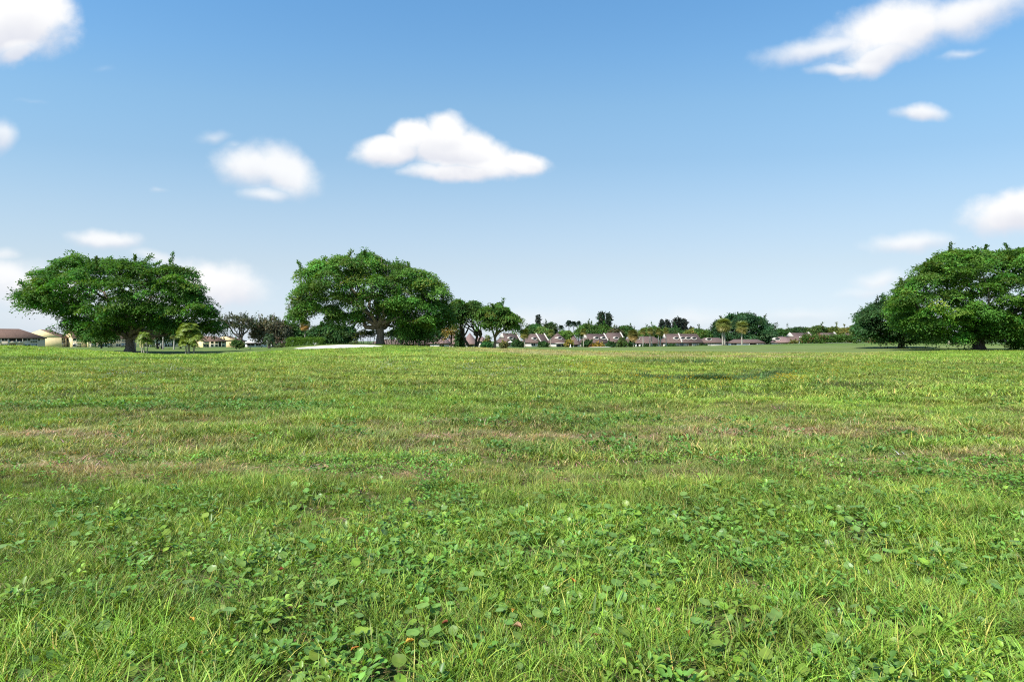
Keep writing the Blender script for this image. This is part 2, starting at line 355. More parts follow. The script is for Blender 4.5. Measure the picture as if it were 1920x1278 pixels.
# ------------------------------------------------------------------ ground sheets
def sheet_mat(name, fine, rough=.95, amount=.5):
    m, nt, N, L, out = new_mat(name)
    a = N('ShaderNodeAttribute'); a.attribute_name = 'tint'
    tc = N('ShaderNodeTexCoord')
    mul = None
    for s in fine:
        n = N('ShaderNodeTexNoise'); n.inputs['Scale'].default_value = s; n.inputs['Detail'].default_value = 6; L(tc.outputs['Object'], n.inputs['Vector'])
        r = N('ShaderNodeMapRange'); L(n.outputs['Fac'], r.inputs[0]); r.inputs[1].default_value = .3; r.inputs[2].default_value = .7
        r.inputs[3].default_value = 1 - amount; r.inputs[4].default_value = 1 + amount * .6
        if mul is None: mul = r.outputs[0]
        else:
            k = N('ShaderNodeMath'); k.operation = 'MULTIPLY'; L(mul, k.inputs[0]); L(r.outputs[0], k.inputs[1]); mul = k.outputs[0]
    mx = N('ShaderNodeVectorMath'); mx.operation = 'SCALE'; L(a.outputs['Color'], mx.inputs[0]); L(mul, mx.inputs['Scale'])
    p = N('ShaderNodeBsdfPrincipled'); p.inputs['Roughness'].default_value = rough; p.inputs['Specular IOR Level'].default_value = .1
    L(mx.outputs[0], p.inputs['Base Color'])
    b = N('ShaderNodeBump'); b.inputs['Strength'].default_value = .6; b.inputs['Distance'].default_value = .05
    L(n.outputs['Fac'], b.inputs['Height']); L(b.outputs[0], p.inputs['Normal'])
    L(p.outputs[0], out.inputs[0])
    return m
def grid_faces(nr, nc):
    i = np.arange(nr - 1)[:, None] * nc + np.arange(nc - 1)[None]
    return np.stack([i, i + 1, i + nc + 1, i + nc], -1).reshape(-1, 4)
ROWS = np.concatenate([np.linspace(-12, 0, 13), np.geomspace(.3, 300, 420), np.geomspace(310, 6000, 40)])
COLS = np.sinh(np.linspace(-1.6, 1.6, 361)) / np.sinh(1.6) * 1.7
YY, UU = np.meshgrid(ROWS, COLS, indexing='ij')
XX = UU * (np.abs(YY) + 7)
gx, gy = XX.ravel(), YY.ravel(); gz = ground(gx, gy)
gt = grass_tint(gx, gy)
shaded_soil = np.array([.075, .06, .032])  # bare soil, darkened so the gaps between tufts look shaded
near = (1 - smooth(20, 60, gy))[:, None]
gt = lerp(gt * np.array([.95, .88, 1.0]), lerp(gt * .45, shaded_soil, .6 * (1 - .8 * dryness(gx, gy))[:, None]), near * .95)
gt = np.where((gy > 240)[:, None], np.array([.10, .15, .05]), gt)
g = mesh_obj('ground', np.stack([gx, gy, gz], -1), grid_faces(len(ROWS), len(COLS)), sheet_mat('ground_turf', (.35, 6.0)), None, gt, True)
g['kind'] = 'structure'; g['label'] = 'wide rough grass field with worn tan strips and low mounds'

# the mown fairway: lies 2.5 cm above the ground, dips under it at its edges
rows = np.linspace(58, 235, 300); cols = np.linspace(-1.25, 1.25, 420)
YY, UU = np.meshgrid(rows, cols, indexing='ij'); fx = (UU * YY).ravel(); fy = YY.ravel()
d = fy - rough_edge(fx, fy); d2 = 228 + (fbm(fx * .05, fy * 0, 2, 8) - .5) * 16 - fy
off = np.clip(np.minimum(d, d2) * .03, -.25, .025)
stripe = smooth(.42, .58, fbm(fx * .04 + fy * .03, fy * .05, 3, 41))[:, None]
ft = lerp(np.array([.13, .175, .040]), np.array([.10, .155, .030]), stripe)
ft = lerp(ft, np.array([.17, .20, .08]), (.5 * smooth(.5, .7, fbm(fx * .02, fy * .09, 3, 42)))[:, None])
fw = mesh_obj('fairway', np.stack([fx, fy, ground(fx, fy) + off], -1), grid_faces(300, 420), sheet_mat('fairway_turf', (.2, 3.0), .95, .18), None, ft, True)
fw['kind'] = 'structure'; fw['label'] = 'smooth pale green mown fairway behind the rough'

def blob_sheet(name, cx, cy, rx, ry, seed, lift, col, label):
    r = np.linspace(0, 1, 14); t = np.arange(72) / 72 * 2 * math.pi
    out = 1 + .22 * (fbm(np.cos(t) * 1.7 + 5, np.sin(t) * 1.7 + 5, 3, seed) - .5) * 2
    X = cx + rx * r[:, None] * np.cos(t) * out; Y = cy + ry * r[:, None] * np.sin(t) * out
    Z = ground(X.ravel(), Y.ravel()).reshape(X.shape) + lift * (1 - r[:, None] ** 6) - .05 * (r[:, None] ** 8)
    i = np.arange(13)[:, None] * 72 + np.arange(72)[None]; j = np.arange(13)[:, None] * 72 + (np.arange(72)[None] + 1) % 72
    f = np.stack([i, j, j + 72, i + 72], -1).reshape(-1, 4)
    o = mesh_obj(name, np.stack([X, Y, Z], -1).reshape(-1, 3), f, col, None, None, True)
    o['kind'] = 'structure'; o['label'] = label
    return o
M['sand'] = mat('bunker_sand', (.66, .62, .53), .95, .22, .9, .1, .6, (1, 2.5, 1))
blob_sheet('sand_bunker', -26.2, 86.2, 7.2, 4.6, 3, .12, M['sand'], 'long white sand bunker left of the big central tree')
# small pale bunker by the villas
c = at(1125, 205); blob_sheet('sand_bunker', c[0], 205, 4.2, 7, 4, .14, M['sand'], 'small pale sand patch in front of the low villas')
# cart path along the mound on the right
pts = [(x, 172 + 2.5 * math.sin(x * .03)) for x in np.linspace(60, 150, 60)]
pv = []; 
for (x, y) in pts:
    for dy in (-1.3, 1.3): pv.append((x, y + dy, float(ground(np.array([x]), np.array([y + dy]))[0]) + .06))
i = np.arange(59) * 2
o = mesh_obj('path', np.array(pv), np.stack([i, i + 2, i + 3, i + 1], -1), mat('path_concrete', (.60, .57, .50), .9, .08, 2)); o['kind'] = 'structure'; o['label'] = 'thin pale cart path on the mound at the right'

# ------------------------------------------------------------------ ground plants
def blades(n, r, h0, h1, w, lean, segs, rg, flop=0.):
    """a tuft of curved blades -> verts, quads, per-vertex colour multiplier"""
    a = rg.random(n) * 2 * math.pi; rad = np.sqrt(rg.random(n)) * r
    base = np.stack([np.cos(a) * rad, np.sin(a) * rad, np.full(n, -.01)], -1)
    az = a + rg.normal(0, 1.1, n); h = rg.uniform(h0, h1, n); ln = lean * rg.uniform(.3, 1.5, n)
    t = np.linspace(0, 1, segs + 1)
    out = np.stack([np.cos(az), np.sin(az), 0 * az], -1); sd = np.stack([-np.sin(az), np.cos(az), 0 * az], -1)
    tw = rg.normal(0, .5, n); sd = unit(sd + out * tw[:, None])
    zc = h[:, None] * (t - flop * t ** 2 * rg.uniform(.5, 1.3, n)[:, None]); oc = (h * ln)[:, None] * t ** 1.7
    ctr = base[:, None] + out[:, None] * oc[..., None] + np.array([0, 0, 1.]) * zc[..., None]
    wd = w * rg.uniform(.6, 1.3, n)[:, None] * np.array([1 - .9 * k ** 2 for k in t])[None]
    v = np.stack([ctr - sd[:, None] * wd[..., None] / 2, ctr + sd[:, None] * wd[..., None] / 2], 2)   # n, s+1, 2, 3
    i = np.arange(n)[:, None] * (segs + 1) * 2 + np.arange(segs)[None] * 2
    f = np.stack([i, i + 1, i + 3, i + 2], -1).reshape(-1, 4)
    br = rg.uniform(.6, 1.35, n); straw = rg.random(n) < .10
    g = np.ones((n, segs + 1, 2, 3)) * br[:, None, None, None]
    low = (1 - t)[None, :, None, None]
    g = g * (1 + low * np.array([.25, -.02, .35]))
    g[straw] = g[straw] * np.array([2.0, 1.25, 2.2])
    return v.reshape(-1, 3), f, g.reshape(-1, 3)
def disc_leaf(rg, r=1., k=12):
    """a pennywort leaf: round, cupped, wavy-rimmed, on its own stem (unit: leaf radius)"""
    t = np.arange(k) / k * 2 * math.pi
    rr = 1 + rg.normal(0, .05, k); rr[0] *= .72
    z = .14 * np.sin(3 * t + rg.random() * 6) * .6 + rg.uniform(.02, .16)
    rim = np.stack([rr * np.cos(t), rr * np.sin(t), z], -1)
    mid = np.stack([.55 * np.cos(t), .55 * np.sin(t), .03 + 0 * t], -1)
    v = np.concatenate([rim, mid, [[.06, 0, -.04]]])
    tilt = rg.normal(0, .42); ty = rg.normal(0, .42)
    R = np.array([[1, 0, 0], [0, math.cos(tilt), -math.sin(tilt)], [0, math.sin(tilt), math.cos(tilt)]]) @ np.array([[math.cos(ty), 0, math.sin(ty)], [0, 1, 0], [-math.sin(ty), 0, math.cos(ty)]])
    H = rg.uniform(1.3, 3.0); v = v @ R.T + [0, 0, H]
    f = [[i, (i + 1) % k, k + (i + 1) % k, k + i] for i in range(k)]
    f += [[k + i, k + (i + 1) % k, 2 * k, 2 * k] for i in range(k)]
    g = np.ones((2 * k + 1, 3)); g[k:2 * k] *= .95; g[2 * k] *= [1.25, 1.15, 1.2]
    sw = .05; n0 = len(v); top = v[2 * k]; bx = rg.normal(0, .7, 2)
    sv_ = np.array([[bx[0] - sw, bx[1], -.3], [bx[0] + sw, bx[1], -.3], [top[0] + sw, top[1], top[2] - .02], [top[0] - sw, top[1], top[2] - .02]])
    v = np.concatenate([v, sv_]); f.append([n0, n0 + 1, n0 + 2, n0 + 3]); g = np.concatenate([g, np.tile([1.2, 1.1, 1.2], (4, 1))])
    return v, np.array(f), g
def oval_leaf(L_, Wd, fold=.18):
    v = np.array([[0, 0, 0], [.3 * L_, Wd * .42, fold * Wd], [.65 * L_, Wd * .40, fold * Wd], [L_, 0, -.12 * L_], [.65 * L_, -Wd * .40, fold * Wd], [.3 * L_, -Wd * .42, fold * Wd], [.48 * L_, 0, -.03 * L_]])
    f = [[0, 6, 1, 1], [1, 6, 2, 2], [2, 6, 3, 3], [3, 6, 4, 4], [4, 6, 5, 5], [5, 6, 0, 0]]
    return v, f
def weed_clump(rg, n=14, r=.07, L_=.03, Wd=.02, h=.08, elev=.35):
    V_, F_, G_ = [], [], []
    for k in range(n):
        v, f = oval_leaf(L_ * rg.uniform(.7, 1.3), Wd * rg.uniform(.7, 1.3))
        az = rg.random() * 6.28; el = rg.normal(elev, .4)
        Ry = np.array([[math.cos(el), 0, -math.sin(el)], [0, 1, 0], [math.sin(el), 0, math.cos(el)]])
        Rz = np.array([[math.cos(az), -math.sin(az), 0], [math.sin(az), math.cos(az), 0], [0, 0, 1]])
        v = v @ Ry.T @ Rz.T
        rad = r * math.sqrt(rg.random()); a2 = az + rg.normal(0, .6)
        v = v + [rad * math.cos(a2), rad * math.sin(a2), h * rg.uniform(.35, 1.)]
        o = len(V_) * 7; V_.append(v); F_ += [[i + o for i in q] for q in f]; G_.append(np.ones((7, 3)) * rg.uniform(.75, 1.25))
    return np.concatenate(V_), np.array(F_), np.concatenate(G_)
class Stamp:
    def __init__(s): s.v = []; s.f = []; s.t = []; s.n = 0
    def put(s, templates, pos, scale, tint, rg, tilt=.12, rot=None):
        n = len(pos); pick = rg.integers(0, len(templates), n)
        for k, (tv, tf, tg) in enumerate(templates):
            m = np.where(pick == k)[0]
            if not len(m): continue
            a = rg.random(len(m)) * 2 * math.pi if rot is None else rot[m]
            ca, sa = np.cos(a), np.sin(a)
            v = tv[None] * scale[m][:, None, None]
            x = v[..., 0] * ca[:, None] - v[..., 1] * sa[:, None]; y = v[..., 0] * sa[:, None] + v[..., 1] * ca[:, None]; z = v[..., 2]
            tx, ty = rg.normal(0, tilt, len(m))[:, None], rg.normal(0, tilt, len(m))[:, None]
            v = np.stack([x + tx * z, y + ty * z, z], -1) + pos[m][:, None]
            V = len(tv)
            s.v.append(v.reshape(-1, 3).astype(np.float32))
            s.f.append((tf[None] + (np.arange(len(m)) * V)[:, None, None] + s.n).reshape(-1, 4).astype(np.int32)); s.n += len(m) * V
            s.t.append(np.clip(tint[m][:, None] * tg[None], 0, .85).reshape(-1, 3).astype(np.float32))
    def build(s, name, mat_, label, cat):
        f = np.concatenate(s.f)
        tri = f[:, 2] == f[:, 3]
        fs = [q for q in (f[~tri], f[tri][:, :3]) if len(q)]
        o = mesh_obj(name, np.concatenate(s.v), fs, mat_, None, np.concatenate(s.t), False)
        return tag(o, label, cat, None, 'stuff')
def sample(y0, y1, dens, rg, um=1.25, dmin=None):
    """points spread over the wedge in front of the camera, dens per square metre at y0 (falling to dmin at y1)"""
    ys = np.linspace(y0, y1, 400); wd = um * .95 * ys + 1.2; cdf = np.concatenate([[0], np.cumsum((wd[1:] + wd[:-1]) * (ys[1] - ys[0]))])
    n = int(cdf[-1] * dens); y = np.interp(rg.random(n) * cdf[-1], cdf, ys); x = rg.uniform(-1, 1, n) * (um * .95 * y + 1.2)
    if dmin is not None:
        keep = rg.random(n) < (y0 / y) ** 2 * (1 - dmin / dens) + dmin / dens
        x, y = x[keep], y[keep]
    return x, y
rg = np.random.default_rng(11)
TA = [blades(14, .055, .04, .13, .0046, .75, 3, rg, .25) for _ in range(14)]
TB = [blades(15, .10, .05, .13, .0085, .9, 2, rg, .3) for _ in range(12)]
TC = [blades(17, .24, .06, .17, .018, .9, 2, rg, .3) for _ in range(10)]
TD = [blades(19, .55, .08, .22, .05, .9, 1, rg, .2) for _ in range(10)]
GR = Stamp()
def add_grass(T, x, y, s0, s1):
    keep = (y < rough_edge(x, y) - .5 + rg.normal(0, 1.2, len(x)))
    x, y = x[keep], y[keep]
    dr = dryness(x, y); dk = darkness(x, y)
    gap = fbm(x * 4.5, y * 4.5, 2, 52); k = (y > 7) | (gap > .27 + .12 * rg.random(len(x))); x, y = x[k], y[k]; dr, dk = dr[k], dk[k]
    hs = .5 + .9 * fbm(x * .7, y * 1.1, 3, 51)
    hs = hs * (1 - .4 * dr) * (1 + .2 * dk)
    t = grass_tint(x, y) * np.exp(rg.normal(0, .16, len(x)))[:, None] * np.stack([np.exp(rg.normal(0, .12, len(x))), np.ones(len(x)), np.exp(rg.normal(0, .15, len(x)))], -1)
    pos = np.stack([x, y, ground(x, y)], -1)
    GR.put(T, pos, rg.uniform(s0, s1, len(x)) * hs, t, rg)
x, y = sample(1.7, 6.6, 520, rg); add_grass(TA, x, y, .8, 1.5)
x, y = sample(6.2, 14.5, 105, rg); add_grass(TB, x, y, .8, 1.4)
x, y = sample(13.5, 36, 19, rg); add_grass(TC, x, y, .8, 1.4)
x, y = sample(34, 112, 3.0, rg, 1.25, 1.6); add_grass(TD, x, y, .7, 1.3)
# taller clumps here and there, and the rank growth in the ditch
x, y = sample(2, 7, 9, rg); k = fbm(x * 1.2, y * 1.2, 3, 61) > .54; add_grass([blades(16, .06, .09, .19, .0055, .7, 3, rg, .25) for _ in range(6)], x[k], y[k], .8, 1.4)
x, y = sample(16, 50, 9.0, rg); k = (darkness(x, y) > .5); add_grass([blades(26, .25, .10, .24, .016, .9, 2, rg, .3) for _ in range(6)], x[k], y[k], .8, 1.4)
# rank dark growth along the hollow and beside it
q = rg.random(1700) * (len(DITCH) - 1); i0 = np.minimum(q.astype(int), len(DITCH) - 2); P_ = DITCH[i0] + (DITCH[i0 + 1] - DITCH[i0]) * (q - i0)[:, None] + np.stack([rg.normal(0, .35, 1700), np.abs(rg.normal(0, .6, 1700))], -1)
P2_ = np.stack([rg.normal(12.2, 2.6, 200), rg.normal(41, 1.3, 200)], -1); P_ = np.concatenate([P_, P2_])
x, y = P_[:, 0], P_[:, 1]; t = np.where((rg.random(len(x)) < .18)[:, None], [.14, .20, .07], [.062, .130, .032]) * np.exp(rg.normal(0, .2, (len(x), 1)))
GR.put([blades(30, .24, .10, .26, .016, .9, 2, rg, .3) for _ in range(6)], np.stack([x, y, ground(x, y)], -1), rg.uniform(.7, 1.3, len(x)) * (1 - .35 * smooth(11.5, 15.5, x) * (y < 34)), t, rg)
GR.build('grass', M['grass'], 'tall uneven green grass growing all over the rough field', 'grass')

# dead thatch: flat curled straw blades
TH = Stamp()
TT = [blades(10, .06, .015, .05, .004, 3.2, 3, rg, .5) for _ in range(8)]; TT2 = [blades(12, .12, .02, .06, .009, 3., 2, rg, .5) for _ in range(8)]
for (T, a, b, dn) in ((TT, 1.7, 6.5, 170), (TT2, 6., 14, 45)):
    x, y = sample(a, b, dn, rg); dr = dryness(x, y); k = rg.random(len(x)) < .25 + dr * 1.0; x, y = x[k], y[k]
    col = np.array([.37, .30, .14]) * np.exp(rg.normal(0, .25, (len(x), 1))) * np.exp(rg.normal(0, .08, (len(x), 3)))
    TH.put(T, np.stack([x, y, ground(x, y) + .005], -1), rg.uniform(.8, 1.5, len(x)), col, rg)
TH.build('dead_grass', M['grass'], 'dry straw coloured dead grass lying in strips across the field', 'dead grass')

# pennywort
PW = Stamp(); TP = [disc_leaf(rg) for _ in range(16)]
x, y = sample(1.8, 6.9, 350, rg)
px = CX + F * x / y
dn = 1.0 * smooth(.38, .60, fbm(x * .9, y * .9, 3, 71)) * (.45 + .55 * smooth(350, 900, px)) * (1 - smooth(4.9, 6.1, y + .8 * (fbm(x, y, 2, 72) - .5)))
dn = dn * (.55 + .45 * smooth(2.4, 3.4, y))
k = rg.random(len(x)) < dn; x, y = x[k], y[k]
yel = rg.random(len(x)) < .25
col = np.where(yel[:, None], [.20, .315, .036], [.165, .290, .062]) * np.exp(rg.normal(0, .14, (len(x), 1))) * np.exp(rg.normal(0, .06, (len(x), 3)))
sc = np.clip(rg.lognormal(math.log(.0190), .36, len(x)), .009, .033)
PW.put(TP, np.stack([x, y, ground(x, y)], -1), sc, col, rg, .05)
PW.build('pennywort', M['weed'], 'round leaved pennywort spread through the grass in the foreground', 'ground cover')

# small broad-leaved weeds
WD = Stamp(); TW = [weed_clump(rg, 14, .07, .028, .019, .065) for _ in range(10)]
x, y = sample(1.8, 7.2, 60, rg); px = CX + F * x / y
dn = smooth(.45, .62, fbm(x * .8, y * .8, 3, 81)) * .9 + .12
dn = np.maximum(dn, .9 * (1 - smooth(2.5, 3.0, y)) * smooth(1150, 1300, px))
k = rg.random(len(x)) < dn; x, y = x[k], y[k]
col = np.where((rg.random(len(x)) < .3)[:, None], [.20, .32, .042], [.125, .26, .04]) * np.exp(rg.normal(0, .2, (len(x), 1)))
WD.put(TW, np.stack([x, y, ground(x, y)], -1), rg.uniform(.8, 1.6, len(x)), col, rg)
TL = [weed_clump(rg, 4, .02, .085, .026, .05, .45) for _ in range(6)]
x, y = sample(1.9, 5.5, 2.2, rg); k = fbm(x * .7, y * .7, 2, 82) > .45; x, y = x[k], y[k]
WD.put(TL, np.stack([x, y, ground(x, y)], -1), rg.uniform(.7, 1.2, len(x)), np.tile([.19, .29, .08], (len(x), 1)) * np.exp(rg.normal(0, .15, (len(x), 1))), rg)
TW2 = [weed_clump(rg, 12, .14, .06, .04, .11) for _ in range(8)]
x, y = sample(6.0, 30, 11, rg); k = rg.random(len(x)) < smooth(.25, .75, darkness(x, y)) * (1 - .6 * smooth(12, 18, y)) + .03; x, y = x[k], y[k]
WD.put(TW2, np.stack([x, y, ground(x, y)], -1), rg.uniform(.8, 1.6, len(x)), np.tile([.12, .25, .05], (len(x), 1)) * np.exp(rg.normal(0, .2, (len(x), 1))), rg)
WD.build('broadleaf_weeds', M['weed'], 'dark green small leaved weeds in patches between the grass', 'ground cover')

# tiny flower heads in the rough
def flower(rg, n=5):
    V_, F_ = [], []
    for k in range(n):
        c = np.append(rg.normal(0, .09, 2), rg.uniform(.10, .22)); r = rg.uniform(.012, .022)
        t = np.arange(6) / 6 * 6.283
        ring = c + np.stack([np.cos(t) * r, np.sin(t) * r, .004 * np.sin(t * 3)], -1) + np.array([0, 0, .012]); o = len(V_) * 7
        V_.append(np.concatenate([ring, [c]])); F_ += [[o + i, o + (i + 1) % 6, o + 6, o + 6] for i in range(6)]
    v = np.concatenate(V_); return v, np.array(F_), np.ones((len(v), 3))
TF = [flower(rg) for _ in range(6)]
for nm, col, spots, lab in (('yellow_flowers', [.78, .55, .03], [(1170, 700, 90, 16), (1110, 690, 60, 10), (1480, 714, 40, 10), (1540, 695, 90, 12), (1300, 722, 140, 12), (1650, 690, 110, 10)], 'small yellow wildflowers sprinkled through the rough behind the hollow'),
                            ('white_flowers', [.8, .8, .76], [(920, 690, 90, 8), (740, 690, 60, 8), (250, 700, 160, 18), (960, 700, 150, 16)], 'tiny white wildflowers sprinkled through the middle of the rough')):
    S_ = Stamp()
    for (px, py, sx_, sy_) in spots:
        n = 60 if nm[0] == 'y' else 30
        qx, qy = rg.normal(px, sx_ * .5, n), rg.normal(py, sy_ * .6, n); qy = np.maximum(qy, 668)
        Y = EYE * F / (qy - CY); X = (qx - CX) / F * Y
        S_.put(TF, np.stack([X, Y, ground(X, Y)], -1), rg.uniform(.8, 1.5, n), np.tile(col, (n, 1)) * np.exp(rg.normal(0, .1, (n, 1))), rg)
    S_.build(nm, M['flower'], lab, 'flowers')

# fallen leaves one can pick out in the foreground
def dead_leaf(px, py, col, label, size=.045):
    r_ = np.random.default_rng(int(px + py))
    Y = EYE * F / (py - CY) * .965; x = (px - CX) / F * Y
    v, f = oval_leaf(size, size * .62, .45); v = v + r_.normal(0, .004, v.shape)
    a, e = r_.random() * 6.28, r_.normal(.25, .25)
    Ry = np.array([[math.cos(e), 0, -math.sin(e)], [0, 1, 0], [math.sin(e), 0, math.cos(e)]]); Rz = np.array([[math.cos(a), -math.sin(a), 0], [math.sin(a), math.cos(a), 0], [0, 0, 1]])
    v = v @ Ry.T @ Rz.T
    o = mesh_obj('fallen_leaf', v, np.array([q[:3] for q in f]), M['deadleaf'], None, np.tile(col, (7, 1)) * r_.uniform(.8, 1.2, (7, 1)))
    o.location = (x, Y, float(ground(np.array([x]), np.array([Y]))[0]) + .075)
    tag(o, label, 'leaf', 'fallen leaves in the grass')
RED, ORG, GLD, PNK = (.22, .065, .03), (.50, .20, .04), (.58, .34, .06), (.40, .23, .13)
for a in ((357, 1163, GLD, 'golden orange dead leaf lowest at the left in the foreground grass'),
          (371, 1228, RED, 'dark red dead leaf near the bottom edge left of centre'),
          (535, 1075, RED, 'small dark red dead leaf among pennywort left of centre'),
          (842, 1178, RED, 'rust red dead leaf beside a big pennywort near the centre'),
          (958, 1162, GLD, 'yellow ochre curled leaf beside the pennywort right at the centre'),
          (978, 1190, PNK, 'pale pinkish brown dead leaf just below the ochre one at the centre'),
          (1078, 1102, ORG, 'bright orange dead leaf standing up right of centre'),
          (1108, 1204, RED, 'broad dark red dead leaf low in the weeds right of centre'),
          (1236, 1154, PNK, 'pink brown crumpled dead leaf between pennywort on the right'),
          (1288, 1195, ORG, 'vivid orange dead leaf at the edge of the dark low weeds'),
          (1682, 1111, ORG, 'orange brown dead leaf farthest right in the foreground grass'),
          (777, 1215, GLD, 'yellow dead leaf lowest of those left of the centre'),
          (656, 1225, ORG, 'orange dead leaf by the pale dry grass at the bottom edge')):
    dead_leaf(*a)

# ------------------------------------------------------------------ trees
def lobes_px(lst, Y):
    """(px, py, rx, ry[, depth offset m[, depth radius m]]) in photo pixels at distance Y -> centres and radii in metres"""
    out = []
    for l in lst:
        px, py, rx, ry = l[:4]; dy = l[4] if len(l) > 4 else 0.; Yd = Y + dy
        rd = l[5] if len(l) > 5 else rx / F * Yd
        out.append(((px - CX) / F * Yd, Yd, zpx(py, Yd), rx / F * Yd, rd, ry / F * Yd))
    return np.array(out)
def leaf_quads(pos, dr, nn, Ls, Ws, fold=.18):
    sd = unit(np.cross(dr, nn))
    up = np.cross(sd, dr)
    a = pos; b = pos + dr * (Ls * .45)[:, None] + sd * (Ws * .5)[:, None] + up * (Ws * fold)[:, None]
    c = pos + dr * Ls[:, None]; d = pos + dr * (Ls * .45)[:, None] - sd * (Ws * .5)[:, None] + up * (Ws * fold)[:, None]
    return np.stack([a, b, c, d], 1)
def poly_shell(rg, poly, Y, half, n, spray, holes=(), fill=.75, lump=.55, bough=0.):
    """clump centres for a crown: a silhouette at distance Y, swollen to a lumpy body of half-thickness `half` metres"""
    poly = np.asarray(poly, float); q0, q1 = poly, np.roll(poly, -1, 0); ipx = .62 * spray * F / Y
    lo, hi = poly.min(0), poly.max(0)
    p = rg.uniform(lo, hi, (n * 12, 2)); ins = np.zeros(len(p), bool)
    for a, b in zip(q0, q1):
        c = ((a[1] > p[:, 1]) != (b[1] > p[:, 1])); ins ^= c & (p[:, 0] < (b[0] - a[0]) * (p[:, 1] - a[1]) / (b[1] - a[1] + 1e-9) + a[0])
    p = p[ins]; best = np.full(len(p), 1e9); e = np.zeros_like(p)
    for a, b in zip(q0, q1):
        ab = b - a; t = np.clip(((p - a) @ ab) / (ab @ ab + 1e-9), 0, 1); c = a + t[:, None] * ab; d = np.linalg.norm(p - c, axis=1)
        m = d < best; best[m] = d[m]; e[m] = (c - p)[m]
    k = best > ipx; p, best, e = p[k], best[k] - ipx * .6, e[k]
    for (hx, hy, hrx, hry) in holes:
        k = ((p[:, 0] - hx) / hrx) ** 2 + ((p[:, 1] - hy) / hry) ** 2 > 1; p, best, e = p[k], best[k], e[k]
    w = np.clip(1 - best / max(best.max() * .8, 1), 0, 1)
    D = half * np.sqrt(1 - w ** 2) * (1 - lump / 2 + lump * 1.2 * (fbm(p[:, 0] * .045, p[:, 1] * .07, 3, 95) - .25))
    s = np.where(rg.random(len(p)) < .64, -1., 1.); dep = s * D * (1 - fill * rg.random(len(p)) ** 1.8)
    # thin out to an even density over the body
    k = rg.random(len(p)) < .35 + .65 * w; p, e, w, s, dep = p[k][:n], e[k][:n], w[k][:n], s[k][:n], dep[k][:n]
    mid = poly.mean(0); u = unit(np.array([(mid[0] - CX) / F, 1.])); q = np.array([u[1], -u[0]])     # depth runs along the line of sight to the tree
    P = np.stack([(p[:, 0] - CX) / F * Y + dep * u[0], Y + dep * u[1], EYE - (p[:, 1] - CY) / F * Y], -1)
    e = unit(e); dn = s * np.sqrt(1 - w ** 2) + 1e-3
    N_ = unit(np.stack([e[:, 0] * w * q[0] + dn * u[0], e[:, 0] * w * q[1] + dn * u[1], -e[:, 1] * w], -1))
    if bough > 0:                                                   # gather the sprays into domed boughs with hollows between
        B = []
        for c in P[rg.permutation(len(P))]:
            if all(((c - b) ** 2 * [1, 1, 2.2]).sum() > bough ** 2 for b in B): B.append(c)
        B = np.array(B); D2 = ((P[:, None] - B[None]) ** 2 * [1, 1, 2.2]).sum(-1); j = D2.argmin(1); v = P - B[j]
        R_ = bough * rg.uniform(.75, 1.2, len(B))[j]; h = np.hypot(v[:, 0], v[:, 1])
        dome = .35 * R_ - .62 * h ** 2 / R_
        edge = w > .8
        P = B[j] + np.stack([v[:, 0] * .86, v[:, 1] * .86, np.where(edge, v[:, 2], lerp(v[:, 2], dome, .62))], -1)
        N_ = unit(N_ * .35 + np.stack([v[:, 0] / R_, v[:, 1] / R_, np.full(len(P), .75)], -1))
        tone = np.exp(rg.normal(0, .16, len(B)))[j]
        return P, N_, tone
    return P, N_, np.ones(len(P))
def crown_leaves(rg, lobes, n, per, Lf, spray, up=.45, droop=.5, fill=.5, tint=(.06, .13, .025), var=.28, shoots=.09, wl=.5, low=.45, gaps=.0, hang=.25, shell=None):
    if shell is not None: return leaf_cloud(rg, shell[0], shell[1], per, Lf, spray, up, droop, tint, var, shoots, wl, hang, shell[2])
    c, r = lobes[:, :3], np.maximum(lobes[:, 3:] - .3 * spray, lobes[:, 3:] * .4)
    w = r[:, 0] * r[:, 1] + r[:, 1] * r[:, 2] + r[:, 0] * r[:, 2]
    pick = rg.choice(len(lobes), n * 5, p=w / w.sum())
    d = unit(rg.normal(size=(n * 5, 3)))
    keep = (d[:, 2] > -.25) | (rg.random(n * 5) < low)
    pick, d = pick[keep], d[keep]
    rad = 1 - fill * rg.random(len(d)) ** 1.8
    P = c[pick] + d * rad[:, None] * r[pick]
    Nn = unit(d / r[pick])
    q = ((P[:, None] - c[None]) / r[None]); q = (q ** 2).sum(-1); q[np.arange(len(P)), pick] = 9
    ok = q.min(1) > .42
    if gaps > 0: ok &= fbm(P[:, 0] * .35 + P[:, 1] * .2, P[:, 2] * .5, 3, 91) > gaps
    return leaf_cloud(rg, P[ok][:n], Nn[ok][:n], per, Lf, spray, up, droop, tint, var, shoots, wl, hang)
